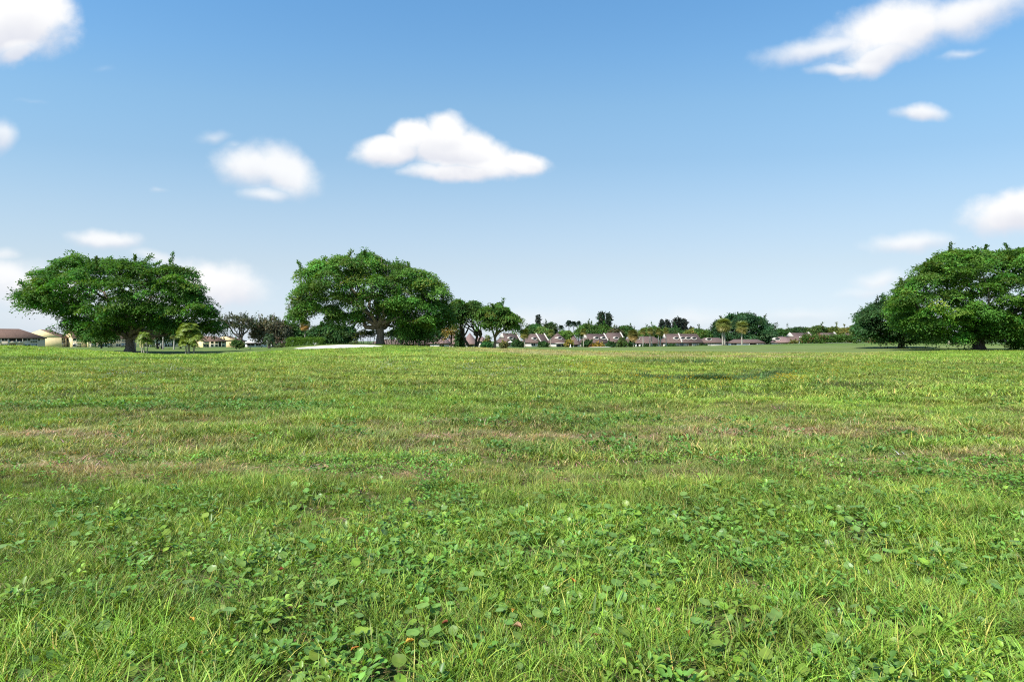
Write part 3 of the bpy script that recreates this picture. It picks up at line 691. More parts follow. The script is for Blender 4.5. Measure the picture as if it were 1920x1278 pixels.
def leaf_cloud(rg, P, Nn, per, Lf, spray, up, droop, tint, var, shoots, wl, hang, tone=1.):
    n = len(P)
    z = np.array([0, 0, 1.])
    Nc = unit(Nn * (1 - up) + z * up + rg.normal(0, .22, (n, 3)))
    size = spray * np.exp(rg.normal(0, .3, n))
    ctint = np.exp(rg.normal(0, var, n))[:, None] * np.array([1, 1, 1]) * np.stack([np.exp(rg.normal(.02, .20, n)), np.ones(n), np.ones(n)], -1)
    ctint = ctint * np.broadcast_to(tone, (n,))[:, None]
    k = np.repeat(np.arange(n), per); m = len(k)
    N2 = Nc[k]; T1 = unit(np.cross(N2, rg.normal(size=(n, 3))[k])); T2 = np.cross(N2, T1)
    a = rg.random(m) * 2 * math.pi; u = np.sqrt(rg.random(m)); s = size[k]
    radial = np.cos(a)[:, None] * T1 + np.sin(a)[:, None] * T2
    rr = u * s
    pos = P[k] + radial * rr[:, None] - z * (droop * u ** 2 * s)[:, None] + N2 * (rg.normal(0, .09, m) * s)[:, None]
    dr = unit(radial + rg.normal(0, .45, (m, 3)) - z * (hang + .5 * u[:, None] * droop))
    sh = rg.random(n) < shoots; j = sh[k]
    D = unit(Nn * .6 + z * .35 + rg.normal(0, .35, (n, 3)))
    tt = rg.random(m)
    pos2 = P[k] + D[k] * (tt * s * 1.15)[:, None] + rg.normal(0, .10, (m, 3)) * s[:, None]
    dr2 = unit(D[k] + rg.normal(0, .55, (m, 3)))
    pos = np.where(j[:, None], pos2, pos); dr = np.where(j[:, None], dr2, dr)
    nn = unit(N2 + rg.normal(0, .42, (m, 3)))
    Ls = Lf * rg.uniform(.65, 1.35, m); v = leaf_quads(pos, dr, nn, Ls, Ls * wl * rg.uniform(.8, 1.2, m))
    t = np.array(tint)[None] * ctint[k] * np.exp(rg.normal(0, .14, (m, 1)))
    t = np.repeat(t, 4, 0)
    return v.reshape(-1, 3), np.arange(m * 4).reshape(-1, 4), t, P
def crook(rg, a, b, n=7, wob=.06, arch=0.):
    a, b = np.asarray(a, float), np.asarray(b, float); t = np.linspace(0, 1, n)[:, None]
    p = a + (b - a) * t; Ld = np.linalg.norm(b - a)
    p[1:-1] += rg.normal(0, wob * Ld, (n - 2, 3)) * .6
    p[:, 2] += (arch * Ld * np.sin(t * math.pi))[:, 0]
    return p
def tree(name, label, base, lobes, n, per, Lf, spray, fork=.25, r0=.4, limbs=7, subs=30, bark='bark', group=None, cat='tree', stems=None, flare=1.6, leaf='leaf', seed=0, trunk_lean=(0, 0), limb_arch=.06, poly=None, bough=0., **kw):
    rg = np.random.default_rng(seed + 100)
    root = thing(name, label, cat, base, 0, group)
    if poly is not None:
        pts, Yp, half, holes = poly; S = poly_shell(rg, pts, Yp, half, n, spray, holes, bough=bough); b_ = np.asarray(base)
        S = (S[0] - b_, S[1], S[2]); kw = dict(kw, shell=S); c_ = S[0].mean(0); far = []
        cand = S[0][rg.permutation(len(S[0]))]
        for p_ in cand:                                             # limb ends spread evenly through the crown
            if all(np.linalg.norm((p_ - f_) * [1, .8, 1]) > half * .55 for f_ in far): far.append(p_)
            if len(far) >= limbs * 2: break
        far = np.array(far); lobes = np.concatenate([b_ + far * .86 + np.array([0, 0, .04]) , np.full((len(far), 3), .8)], 1)
    lobes = lobes.copy(); lobes[:, :3] -= np.asarray(base)
    v, f, t, P = crown_leaves(rg, lobes, n, per, Lf, spray, **kw)
    mesh_obj('crown', v, f, M[leaf], root, t)
    top = (lobes[:, 2] + lobes[:, 5]).max(); tb = MB()
    for st in (stems or [(0, 0, trunk_lean[0], trunk_lean[1], 1.)]):
        sx_, sy_, lx, ly, rs = st; rr = r0 * rs
        fk = np.array([sx_ + lx, sy_ + ly, top * fork])
        p = crook(rg, (sx_, sy_, -.3), fk, 7, .025); q = np.linspace(0, 1, 7)
        tb.tube(p, rr * (1 + (flare - 1) * np.exp(-q * 7) - .15 * q), 10)
        order = rg.permutation(len(lobes))[:limbs]; ends = []
        for i_, li in enumerate(order):
            e = lobes[li, :3] + rg.normal(0, .15, 3) * lobes[li, 3:]
            st_ = p[-1 - (i_ % 2)]
            lp = crook(rg, st_, e, 9, .05, limb_arch); rad = rr * .62 * (1 - .9 * np.linspace(0, 1, 9)) + .02
            tb.tube(lp, rad, 7); ends.append((lp, rad))
        allp = np.concatenate([e[0][2:] for e in ends])
        for c_ in P[rg.permutation(len(P))[:subs]]:
            d = np.linalg.norm(allp - c_, axis=1) + rg.random(len(allp)) * .3
            s_ = allp[d.argmin()]; lp = crook(rg, s_, c_, 5, .08, .05)
            tb.tube(lp, np.linspace(rr * .13 + .015, .012, 5), 5)
    tb.build('trunk', M[bark], root, True)
    return root

DKG, MIDG, LTG, YLG, OLV = (.048, .115, .024), (.072, .16, .028), (.11, .205, .036), (.14, .19, .035), (.10, .105, .05)
# --- the three big ficus trees
LEFT = [(18, 557), (34, 546), (50, 527), (47, 535), (67, 507), (83, 503), (92, 497), (105, 490), (112, 484), (128, 478), (142, 472), (152, 470), (162, 481), (187, 487), (213, 480), (225, 484), (250, 483), (275, 485), (283, 494), (300, 493), (322, 491), (347, 496), (352, 508), (362, 512), (375, 525), (380, 547), (392, 552), (403, 557), (402, 570), (396, 578), (406, 590), (420, 612), (424, 625), (400, 632), (385, 626), (368, 626), (352, 618), (345, 624), (315, 627), (287, 623), (272, 616), (250, 618), (232, 622), (207, 634), (190, 638), (175, 634), (158, 630), (132, 632), (126, 620), (120, 625), (100, 627), (92, 615), (104, 606), (118, 608), (120, 598), (98, 592), (84, 580), (65, 586), (52, 580), (36, 578), (30, 567)]
CENT = [(540, 600), (548, 580), (548, 565), (544, 545), (556, 535), (557, 512), (566, 498), (584, 499), (566, 484), (570, 478), (582, 477), (610, 487), (625, 480), (640, 476), (656, 480), (672, 477), (680, 468), (696, 468), (710, 481), (727, 487), (740, 481), (752, 492), (767, 497), (780, 505), (802, 505), (815, 517), (825, 530), (837, 542), (839, 557), (848, 580), (850, 600), (842, 612), (822, 616), (812, 628), (790, 634), (770, 640), (750, 630), (738, 612), (728, 600), (712, 592), (700, 588), (688, 592), (684, 606), (665, 612), (645, 602), (632, 612), (612, 610), (600, 590), (584, 586), (576, 604), (556, 606)]
RIGHT = [(1665, 590), (1664, 570), (1662, 552), (1680, 535), (1700, 522), (1705, 508), (1737, 487), (1752, 472), (1775, 470), (1805, 461), (1815, 466), (1850, 463), (1870, 465), (1910, 459), (1950, 463), (1995, 484), (2035, 525), (2052, 580), (2045, 630), (1990, 650), (1945, 648), (1918, 655), (1900, 654), (1890, 645), (1868, 640), (1850, 636), (1828, 634), (1812, 648), (1797, 648), (1785, 640), (1770, 638), (1750, 637), (1715, 634), (1690, 626)]
DARK = [(1598, 612), (1605, 590), (1620, 572), (1637, 562), (1655, 561), (1672, 552), (1710, 560), (1745, 585), (1755, 644), (1700, 640), (1660, 637), (1640, 634), (1612, 630)]
DOME = [(1331, 638), (1333, 620), (1338, 605), (1346, 597), (1362, 590), (1380, 585), (1396, 582), (1412, 585), (1426, 591), (1441, 601), (1450, 611), (1456, 622), (1454, 635), (1445, 645), (1400, 647), (1345, 645)]
Y = 91.
tree('ficus_tree', 'wide spreading dark green ficus before the cream apartments', at(243, Y), None, 1300, 112, .32, 1.25, fork=.2, r0=.62, limbs=15, subs=90, seed=1,
     poly=(LEFT, Y, 10.5, [(345, 590, 9, 6), (268, 565, 6, 5), (180, 545, 5, 4), (215, 585, 5, 4), (330, 575, 10, 5), (118, 596, 8, 3)]), tint=(.072, .172, .025), up=.5, droop=.35, flare=2.3, hang=.1, bough=3.0, shoots=.035)
Y = 97.
tree('ficus_tree', 'tall domed green ficus at the centre left with a pale forked trunk behind the bunker', at(713, Y), None, 1200, 112, .33, 1.25, fork=.24, r0=.66, limbs=15, subs=90, seed=2,
     poly=(CENT, Y, 9.5, [(655, 582, 14, 9), (672, 565, 8, 6), (690, 575, 9, 8), (620, 570, 8, 6), (728, 560, 6, 5), (582, 545, 5, 4), (600, 575, 8, 6)]), tint=(.082, .182, .029), up=.4, droop=.45, flare=1.5, hang=.15, bough=3.0, shoots=.035)
Y = 105.
tree('ficus_tree', 'largest ficus, broad bright green crown sweeping to the ground at the right edge', at(1835, Y), None, 1900, 112, .36, 1.45, fork=.16, r0=.95, limbs=16, subs=80, bark='bark_dark', seed=3,
     poly=(RIGHT, Y, 12, [(1775, 535, 6, 4), (1845, 565, 5, 5), (1730, 530, 4, 3)]), tint=(.084, .190, .027), up=.5, droop=.4, flare=1.5, hang=.1, bough=3.4, shoots=.035)
Y = 128.
tree('ficus_tree', 'darker bluish green ficus just left of and behind the largest one', at(1690, Y), None, 650, 90, .42, 1.5, fork=.2, r0=.7, limbs=8, subs=40, bark='bark_dark', seed=4, poly=(DARK, Y, 8, []), tint=(.050, .120, .036), up=.4, bough=3.2, shoots=.03)
Y = 300.
tree('ficus_tree', 'big dark dome shaped tree behind the two cabbage palms', at(1396, Y), None, 900, 70, .8, 2.6, fork=.2, r0=1., limbs=7, subs=20, bark='bark_dark', seed=5, poly=(DOME, Y, 15, []), tint=(.042, .104, .038), up=.4, shoots=.02, bough=5.5)
Y = 165.
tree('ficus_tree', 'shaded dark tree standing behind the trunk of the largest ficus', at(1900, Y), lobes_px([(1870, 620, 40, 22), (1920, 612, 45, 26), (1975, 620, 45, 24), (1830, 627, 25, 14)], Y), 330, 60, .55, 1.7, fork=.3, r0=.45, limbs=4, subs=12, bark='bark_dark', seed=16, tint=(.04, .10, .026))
Y = 140.
tree('shade_tree', 'dark thin stemmed tree standing behind the right half of the central ficus', at(775, Y), lobes_px([(755, 622, 26, 12), (790, 620, 28, 14), (820, 624, 20, 11)], Y), 230, 46, .5, 1.2, fork=.45, r0=.2, limbs=3, subs=14, bark='bark_dark', seed=17, tint=(.035, .085, .022), stems=[(-2.6, 0, -.3, 0, .8), (0, 0, .2, 0, 1), (2.4, .5, .5, 0, .8)])  # added to fill the dark under-canopy; its dark tint stands in for shade
# --- middle distance, left
Y = 112.
tree('shade_tree', 'open crowned medium tree touching the right side of the big central ficus, with leaning stems', at(886, Y), None, 230, 105, .34, 1.15, fork=.36, r0=.3, limbs=6, subs=40, bark='bark_dark', seed=6, tint=(.062, .140, .026), shoots=.05, stems=[(0, 0, -2.2, 0, .9), (.4, .3, .5, .5, .9), (.6, 0, 1.2, -.4, .7)],
     poly=([(838, 592), (842, 566), (850, 557), (860, 560), (870, 562), (884, 558), (897, 561), (906, 575), (908, 600), (896, 606), (890, 597), (880, 604), (871, 599), (860, 612), (848, 608)], Y, 4.2, [(878, 590, 4, 3)]), bough=2.0)
tree('shade_tree', 'round crowned medium tree with a slender forked trunk left of the first mauve villa', at(928, Y - 2), None, 260, 110, .34, 1.15, fork=.34, r0=.28, limbs=6, subs=40, bark='bark', seed=7, tint=(.080, .165, .028), shoots=.04,
     poly=([(888, 600), (892, 585), (902, 576), (910, 567), (930, 566), (947, 567), (957, 577), (970, 584), (979, 600), (976, 622), (957, 624), (950, 612), (936, 611), (925, 619), (906, 613)], Y - 2, 4.5, []), bough=2.0)
Y = 215.
tree('bare_tree', 'nearly bare umbrella shaped tree with dark spreading limbs right of the left ficus', at(452, Y),
     lobes_px([(420, 602, 16, 5), (445, 595, 18, 5), (462, 600, 16, 5), (474, 604, 10, 5), (432, 608, 15, 6), (455, 610, 22, 6)], Y),
     260, 22, .55, 1.6, fork=.30, r0=.65, limbs=6, subs=170, bark='bark_dark', seed=8, tint=(.085, .10, .055), up=.8, droop=.2, shoots=.3, limb_arch=-.02)
tree('thinning_tree', 'broad grey brown tree with sparse dull foliage left of the clipped hedge', at(512, Y + 8),
     lobes_px([(490, 614, 20, 14), (512, 610, 24, 13), (530, 618, 16, 15), (500, 625, 26, 14), (522, 628, 20, 12), (480, 628, 12, 12)], Y + 8),
     520, 26, .7, 1.7, fork=.25, r0=.6, limbs=6, subs=160, bark='bark', seed=9, tint=(.115, .115, .070), shoots=.25)
tree('shade_tree', 'dark green tree behind the left end of the clipped hedge', at(552, Y + 14),
     lobes_px([(545, 615, 16, 12), (556, 622, 16, 13), (570, 630, 12, 9)], Y + 14), 330, 30, .8, 1.7, fork=.3, r0=.4, limbs=3, subs=14, bark='bark_dark', seed=10, tint=DKG)
Y = 135.
tree('shade_tree', 'low rounded dark tree behind the sand bunker, left of the central ficus', at(637, Y),
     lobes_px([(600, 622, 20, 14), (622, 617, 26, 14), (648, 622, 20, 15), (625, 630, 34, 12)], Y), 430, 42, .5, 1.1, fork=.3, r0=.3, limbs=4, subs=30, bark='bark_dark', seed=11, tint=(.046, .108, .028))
# dark trees behind the left ficus
Y = 150.
tree('shade_tree', 'black green tree with twin dark trunks behind the right half of the left ficus', at(299, Y),
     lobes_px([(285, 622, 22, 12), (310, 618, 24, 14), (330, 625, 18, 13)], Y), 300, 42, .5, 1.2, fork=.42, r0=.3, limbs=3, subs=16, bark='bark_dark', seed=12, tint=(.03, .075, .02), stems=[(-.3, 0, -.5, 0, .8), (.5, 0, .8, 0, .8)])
tree('shade_tree', 'small bushy dark tree between the drooping palm and the left apartments', at(338, Y + 10),
     lobes_px([(340, 628, 12, 13), (348, 620, 14, 12)], Y + 10), 170, 36, .5, 1.1, fork=.4, r0=.2, limbs=2, subs=8, bark='bark_dark', seed=13, tint=(.04, .095, .022))
tree('shade_tree', 'rounded green tree under the left part of the left ficus, against the apartments', at(190, Y + 20),
     lobes_px([(175, 632, 22, 10), (200, 628, 20, 12)], Y + 20), 220, 36, .5, 1.2, fork=.45, r0=.22, limbs=2, subs=8, bark='bark_dark', seed=14, tint=MIDG)
tree('topiary_shrub', 'small ball topped shrub on twin stems beside the rightmost cream apartment', at(446, 140.),
     lobes_px([(444, 642, 10, 6), (450, 645, 7, 5)], 140.), 100, 30, .32, .55, fork=.55, r0=.09, limbs=2, subs=5, bark='bark_dark', seed=15, tint=(.07, .14, .03), cat='shrub', stems=[(-.25, 0, -.2, 0, 1), (.35, 0, .2, 0, 1)])

# --- tree line behind the villas: every tree its own object
TL = [
 (1003, [(1003, 617, 18, 12), (990, 624, 12, 9)], DKG, 300, 'dark rounded tree behind the leftmost villa roof, beneath the pointed conifer'),
 (1032, [(1032, 615, 13, 13), (1026, 622, 16, 10)], (.05, .10, .026), 296, 'round topped olive green tree right of the pointed conifer'),
 (1016, [(1016, 620, 11, 8)], (.13, .21, .05), 284, 'pale fresh green bushy tree in front of the round topped pair'),
 (1062, [(1060, 626, 14, 9), (1050, 630, 10, 6)], LTG, 285, 'low leafy tree at the foot of the royal palms'),
 (1100, [(1100, 615, 15, 11), (1088, 622, 10, 9), (1112, 618, 10, 10)], (.066, .145, .028), 300, 'bright bushy tree right of the royal palms'),
 (1131, [(1131, 617, 13, 10), (1122, 622, 10, 9), (1144, 620, 11, 9)], MIDG, 300, 'bushy green tree at the foot of the two columnar trees'),
 (1155, [(1155, 622, 12, 8)], OLV, 292, 'dull olive tree between the columnar trees and the row of green crowns'),
 (1172, [(1172, 617, 14, 9), (1184, 621, 10, 8), (1162, 620, 10, 8)], (.055, .13, .026), 305, 'wide low green crown behind the tallest mauve roof'),
 (1212, [(1212, 621, 11, 9), (1204, 626, 8, 8)], LTG, 296, 'light green tree behind the leftmost pale palm trunks'),
 (1228, [(1228, 619, 12, 9), (1240, 624, 12, 9)], MIDG, 300, 'dense green tree behind the cluster of pale palm trunks'),
 (1262, [(1262, 622, 16, 9), (1278, 625, 12, 8)], (.05, .115, .03), 300, 'dense dark tree at the foot of the casuarinas'),
 (1293, [(1293, 624, 10, 6)], (.17, .21, .05), 286, 'small yellow green tree right of the casuarinas'),
 (1308, [(1308, 621, 13, 6), (1300, 625, 10, 6)], DKG, 310, 'dark flat topped tree farther back right of the casuarinas'),
 (1325, [(1325, 626, 15, 9), (1338, 627, 10, 9)], (.075, .15, .03), 296, 'green rounded tree touching the left side of the dark dome tree'),
 (1462, [(1462, 622, 12, 8)], DKG, 320, 'dark small tree touching the right side of the dark dome tree'),
 (1486, [(1484, 620, 14, 7), (1498, 619, 12, 8)], (.045, .10, .03), 330, 'dark tree behind the white gable on the right'),
 (1513, [(1513, 620, 14, 8)], (.065, .12, .028), 330, 'olive green tree behind the roof right of the white gable'),
 (1535, [(1535, 617, 14, 9), (1526, 622, 10, 7)], (.075, .13, .03), 325, 'tallest olive tree of the right hand tree line'),
 (1562, [(1562, 619, 14, 8)], (.105, .14, .03), 325, 'yellowish green tree left of the pale bushy one'),
 (1582, [(1582, 620, 11, 7)], (.19, .20, .05), 320, 'pale yellow green bushy tree near the dark right ficus'),
 (1604, [(1604, 616, 14, 8), (1596, 620, 10, 7)], (.055, .11, .028), 322, 'dark green tree half hidden by the dark right ficus'),
]
for i, (px, lb, tn, Y, lab) in enumerate(TL):
    A = sum(l[2] * l[3] for l in lb)
    tree('background_tree', lab, at(px, Y), lobes_px(lb, Y), int(60 + A * .55), 40, .75, 1.9, fork=.4, r0=.35, limbs=2, subs=4, bark='bark_dark', seed=40 + i, tint=tn, group='trees behind the villas', up=.4, shoots=.02)
def column_tree(name, lab, px, ytop, ybot, w, Y, tn, seed, taper=.5, grp=None, leafsize=.8, n=120, lean=0):
    b = at(px, Y); lb = []
    for k in range(6):
        q = k / 5; lb.append((px + lean * (1 - q) + math.sin(seed * 3 + k * 2.1) * w * .18, lerp(ytop + 2, ybot - 2, q), w * (taper + (1 - taper) * math.sin(math.pi * min(1, .15 + q * .8))), (ybot - ytop) / 8))
    return tree(name, lab, b, lobes_px(lb, Y), n, 22, leafsize, 1.0, fork=.35, r0=.28, limbs=3, subs=8, bark='bark_dark', seed=seed, tint=tn, group=grp, shoots=.35, up=.3, fill=.7)
Y = 340.
column_tree('columnar_tree', 'wider of the two tall columnar trees rising above the tree line', 1128, 587, 618, 7, Y, (.045, .072, .04), 70, .55, 'two columnar trees', n=190)
column_tree('columnar_tree', 'slimmer, right hand one of the two tall columnar trees', 1141, 588, 618, 4.5, Y, (.042, .07, .04), 71, .5, 'two columnar trees', n=130)
column_tree('conifer', 'single pointed dark conifer peak above the left villas', 1009.5, 591, 622, 4.2, 380., (.045, .06, .045), 72, .1, None, n=110)
for i, (px, yt, w, lab) in enumerate(((1241, 600, 4, 'leftmost feathery casuarina above the tree line'), (1252, 602, 6, 'bushy casuarina second from the left, lower than its neighbours'), (1266, 599.5, 4, 'slender casuarina left of the tallest one'),
                                      (1274, 596.5, 4, 'tallest casuarina of the group'), (1283, 599, 5.5, 'rightmost broad casuarina of the group'), (1297, 613, 4.5, 'short pointed casuarina at the right end of the group'))):
    column_tree('casuarina_tree', lab, px, yt, 626, w, 345. + i * 3, (.05, .065, .055), 80 + i, .5, 'casuarinas above the tree line', n=120)

# ------------------------------------------------------------------ palms
def fan_leaf(R, n=13, spread=2.0, droop=.25):
    v = []; f = []
    for k in range(n):
        a = (k / (n - 1) - .5) * 2 * spread; L_ = R * (1 - .25 * (abs(a) / spread) ** 2); w = .085 * R
        d = np.array([math.cos(a), math.sin(a), 0]); s = np.array([-math.sin(a), math.cos(a), 0])
        o = len(v); v += [d * .02, d * L_ * .5 + s * w, d * L_ + [0, 0, -droop * R], d * L_ * .5 - s * w]; f.append((o, o + 1, o + 2, o + 3))
    return np.array(v), np.array(f)
def rot_to(d, rollaxis=None):
    d = unit(np.asarray(d, float)); z = np.array([0, 0, 1.]); s = np.cross(z, d)
    s = unit(s) if np.linalg.norm(s) > 1e-3 else np.array([0, 1., 0]); u = np.cross(d, s)
    return np.stack([d, s, u], 1)
def fan_palm(name, label, px, ybase_Y, ytop, R, n=34, tr=.2, gold=.5, group=None, seed=0, lo=-.9, tint=(.085, .13, .03), goldc=(.34, .26, .07), stems=None, trunkm='palm_trunk'):
    rg = np.random.default_rng(seed + 500); Y = ybase_Y; b = at(px, Y); root = thing(name, label, 'palm tree', b, 0, group)
    H = zpx(ytop, Y) - b[2] - R * 1.0
    tb = MB(); V_, F_, T_ = [], [], []; m = 0
    for (ox, oy, hs) in (stems or [(0, 0, 1.)]):
        top = np.array([ox + rg.normal(0, .15), oy, H * hs])
        p = crook(rg, (ox, oy, -.3), top, 7, .01); tb.tube(p, tr * (1 + .35 * np.exp(-np.linspace(0, 1, 7) * 6)), 9)
        for k in range(n):
            el = lerp(lo, 1.35, (k + rg.random()) / n); az = k * 2.4 + rg.normal(0, .25)
            d = np.array([math.cos(az) * math.cos(el), math.sin(az) * math.cos(el), math.sin(el)])
            pet = R * .42 * rg.uniform(.8, 1.15); c = top + d * pet
            fd = unit(d - np.array([0, 0, .35])); v, f = fan_leaf(R * .66 * rg.uniform(.85, 1.1))
            v = v @ (rot_to(fd)).T + c
            g_ = np.clip((.35 - el) / 1.2, 0, 1) * gold * 1.6
            t = lerp(np.array(tint), np.array(goldc), min(1, g_)) * math.exp(rg.normal(0, .18))
            V_.append(v); F_.append(f + m); T_.append(np.tile(t, (len(v), 1))); m += len(v)
            w = np.array([-math.sin(az), math.cos(az), 0]) * .02
            pv = np.array([top - w, top + w, c + w, c - w]); V_.append(pv); F_.append(np.array([[0, 1, 2, 3]]) + m); T_.append(np.tile(t * 1.2, (4, 1))); m += 4
    mesh_obj('crown', np.concatenate(V_), np.concatenate(F_), M['palm'], root, np.concatenate(T_))
    tb.build('trunk', M[trunkm], root, True)
    return root
def feather_palm(name, label, px, Y, ytop, R, n=16, tr=.16, tint=(.05, .11, .03), group=None, seed=0, lo=-.3, hi=1.3, droop=.8, leaflet=.35, stems=((0, 0, 1.),), nl=16, trunkm='palm_trunk', cat='palm tree', wl=.12):
    rg = np.random.default_rng(seed + 700); b = at(px, Y); root = thing(name, label, cat, b, 0, group)
    H = zpx(ytop, Y) - b[2] - R * .55
    tb = MB(); V_, F_, T_ = [], [], []; m = 0
    for (ox, oy, hs) in stems:
        top = np.array([ox * 1.4, oy * 1.4, max(.25, H * hs)])
        tb.tube(crook(rg, (ox, oy, -.3), top, 7, .01), tr * np.linspace(1.25, .8, 7), 8)
        for k in range(n):
            el = lerp(lo, hi, (k + rg.random()) / n); az = k * 2.4 + rg.normal(0, .3); h = np.array([math.cos(az), math.sin(az), 0])
            Lr = R * rg.uniform(.8, 1.15); s = np.linspace(0, 1, nl + 2)[1:]
            rach = top + h * (Lr * s * math.cos(el) * (1 - .15 * s))[:, None] + np.array([0, 0, 1.]) * (Lr * (s * math.sin(el) - droop * .6 * s ** 2))[:, None]
            sd = np.array([-math.sin(az), math.cos(az), 0]); tan = unit(np.gradient(rach, axis=0))
            t = np.array(tint) * math.exp(rg.normal(0, .18))
            for sg in (-1, 1):
                Lq = leaflet * R * np.sin(np.pi * np.clip(s * .85 + .12, 0, 1)) + .05
                dr = unit(sd * sg + tan * .6 - np.array([0, 0, .45]) + rg.normal(0, .12, (len(s), 3)))
                v = leaf_quads(rach, dr, np.tile(unit(np.cross(tan, sd)), (1, 1)), Lq, Lq * 0 + wl * R * .5, .05)
                V_.append(v.reshape(-1, 3)); F_.append(np.arange(len(s) * 4).reshape(-1, 4) + m); m += len(s) * 4; T_.append(np.tile(t, (len(s) * 4, 1)))
    mesh_obj('crown', np.concatenate(V_), np.concatenate(F_), M['palm'], root, np.concatenate(T_))
    tb.build('trunk', M[trunkm], root, True)
    return root
# the two cabbage palms in front of the dark dome
fan_palm('fan_palm', 'taller cabbage palm on a double trunk, left of the two before the dark dome tree', 1357, 200., 593, 3.0, 46, .26, .45, 'cabbage palms before the dome tree', 1, stems=[(-.35, 0, 1.), (.5, .5, .97)], tint=(.19, .23, .055))
fan_palm('fan_palm', 'shorter single trunked cabbage palm with a ball crown before the dark dome tree', 1391, 215., 598.5, 2.9, 46, .25, .6, 'cabbage palms before the dome tree', 2, tint=(.19, .23, .055))
fan_palm('fan_palm', 'slim golden crowned fan palm rising out of the clipped hedge', 571.5, 112., 598, 1.25, 34, .10, 1.0, None, 3, tint=(.16, .14, .03), goldc=(.42, .24, .06))
fan_palm('fan_palm', 'bushy yellow green fan palm in front of the first two mauve villas', 983.5, 215., 613, 2.5, 40, .16, .6, None, 4, tint=(.12, .16, .03))
fan_palm('fan_palm', 'pale fan palm before the roof of the third mauve villa', 1032.5, 240., 615, 2.0, 30, .14, .3, None, 5, tint=(.14, .19, .05))
fan_palm('fan_palm', 'slim pale trunked palm with a thin crown left of the fifth villa', 1094, 225., 613, 1.9, 24, .15, .6, None, 6, tint=(.14, .17, .04))
fan_palm('fan_palm', 'brown skirted fan palm beside the low dark villa', 1187.5, 225., 615, 2.9, 40, .16, 1.0, None, 7, tint=(.15, .15, .04), goldc=(.36, .24, .08))
for i, (px, yt, lab) in enumerate(((1205.5, 613, 'leftmost of the pale trunked palms standing in a loose row before the low villas'), (1218.5, 612, 'left one of the close pair of pale trunked palms'), (1222, 615, 'right one of the close pair of pale trunked palms'),
                                   (1234.5, 613, 'single pale palm just right of the close pair'), (1238.5, 616, 'shortest pale palm, just left of the white gable end'), (1249.5, 612, 'pale palm in front of the white gable end of the long villa'))):
    fan_palm('fan_palm', lab, px, 222. + i * 1.5, yt, 1.75, 26, .15, .75, 'pale trunked palms before the low villas', 20 + i, tint=(.13, .16, .035), goldc=(.30, .24, .07), trunkm='bark_pale')
# royal palms
for i, (px, yt, R, lab) in enumerate(((1052, 609, 2.6, 'shortest, leftmost of the dark feather palms above the villas'), (1067, 600.5, 3.2, 'tallest dark feather palm, left of its close neighbour'), (1076, 602, 3.0, 'second tallest dark feather palm, right of the tallest'), (1085, 602, 2.4, 'rightmost small crowned dark feather palm'))):
    feather_palm('feather_palm', lab, px, 300. + i * 3, yt, R, 20, .22, (.035, .065, .035), 'dark feather palms above the villas', 30 + i, -.25, 1.5, .75, .40, trunkm='bark_dark', wl=.2)
# drooping yellow-green palms and pale trunks under and beside the left ficus
feather_palm('drooping_palm', 'yellow green drooping palm beside the right end of the left ficus', 355, 82., 600, 2.2, 24, .09, (.20, .27, .04), None, 40, .45, 1.5, 1.15, .42, nl=18, wl=.1, stems=((0, 0, 1.), (.45, .2, .62), (-.5, .1, .74), (.1, -.4, .40)))
feather_palm('drooping_palm', 'yellow green palm hanging fronds just right of the left ficus trunk', 270, 84., 618, 1.5, 16, .07, (.18, .26, .04), None, 41, .3, 1.5, 1.4, .42, nl=16, wl=.1, stems=((0, 0, 1.), (.3, .2, .6), (-.35, .1, .75)))
fan_palm('fan_palm', 'thin pale trunked palm right beside the trunk of the left ficus', 254, 100., 604, 1.3, 22, .12, .3, 'thin pale trunked palms by the left ficus', 42, trunkm='bark_pale', tint=(.06, .12, .03))
fan_palm('fan_palm', 'thin pale trunked palm between the twin dark trunks and the drooping palm', 306.5, 128., 606, 1.3, 22, .13, .3, 'thin pale trunked palms by the left ficus', 43, trunkm='bark_pale', tint=(.07, .13, .03))
fan_palm('fan_palm', 'shorter pale trunked palm just left of the drooping yellow green palm', 326, 128., 617, 1.3, 22, .15, .3, 'thin pale trunked palms by the left ficus', 44, trunkm='bark_pale', tint=(.06, .12, .03))
feather_palm('date_palm', 'short dark palm with a shaggy base on the left fairway edge', 505, 128., 622, 1.9, 26, .3, (.045, .085, .025), None, 45, -.6, 1.3, 1.0, .4, nl=14, wl=.12, trunkm='bark_dark')
# clumps under the central ficus
feather_palm('clumping_palm', 'clump of yellow green cane palms left of the central trunk', 688, 104., 616, 1.7, 12, .06, (.16, .20, .045), 'cane palm clumps under the central ficus', 46, .1, 1.4, .9, .4, stems=[(-1.6, 0, .75), (-1., .4, .9), (-.5, -.3, 1.), (.1, .2, .9), (.5, -.2, .95), (1., .3, 1.05)], nl=12, trunkm='bark_pale', cat='palm clump')
feather_palm('clumping_palm', 'clump of fresh green cane palms right of the central trunk', 736, 104., 617, 1.5, 12, .06, (.10, .17, .045), 'cane palm clumps under the central ficus', 47, .1, 1.4, 1., .4, stems=[(-.9, 0, .85), (-.3, .4, 1.), (.2, -.3, .95), (.9, .2, 1.), (1.4, 0, .8)], nl=12, trunkm='bark_pale', cat='palm clump')
Y = 100.
tree('pale_tree', 'small tree with a white forked stem under the right half of the central ficus', at(786, Y), lobes_px([(778, 632, 10, 8), (790, 622, 8, 8), (800, 630, 7, 7)], Y), 40, 26, .35, .7, fork=.38, r0=.13, limbs=3, subs=8, bark='bark_pale', seed=60, tint=(.08, .15, .03), limb_arch=0)
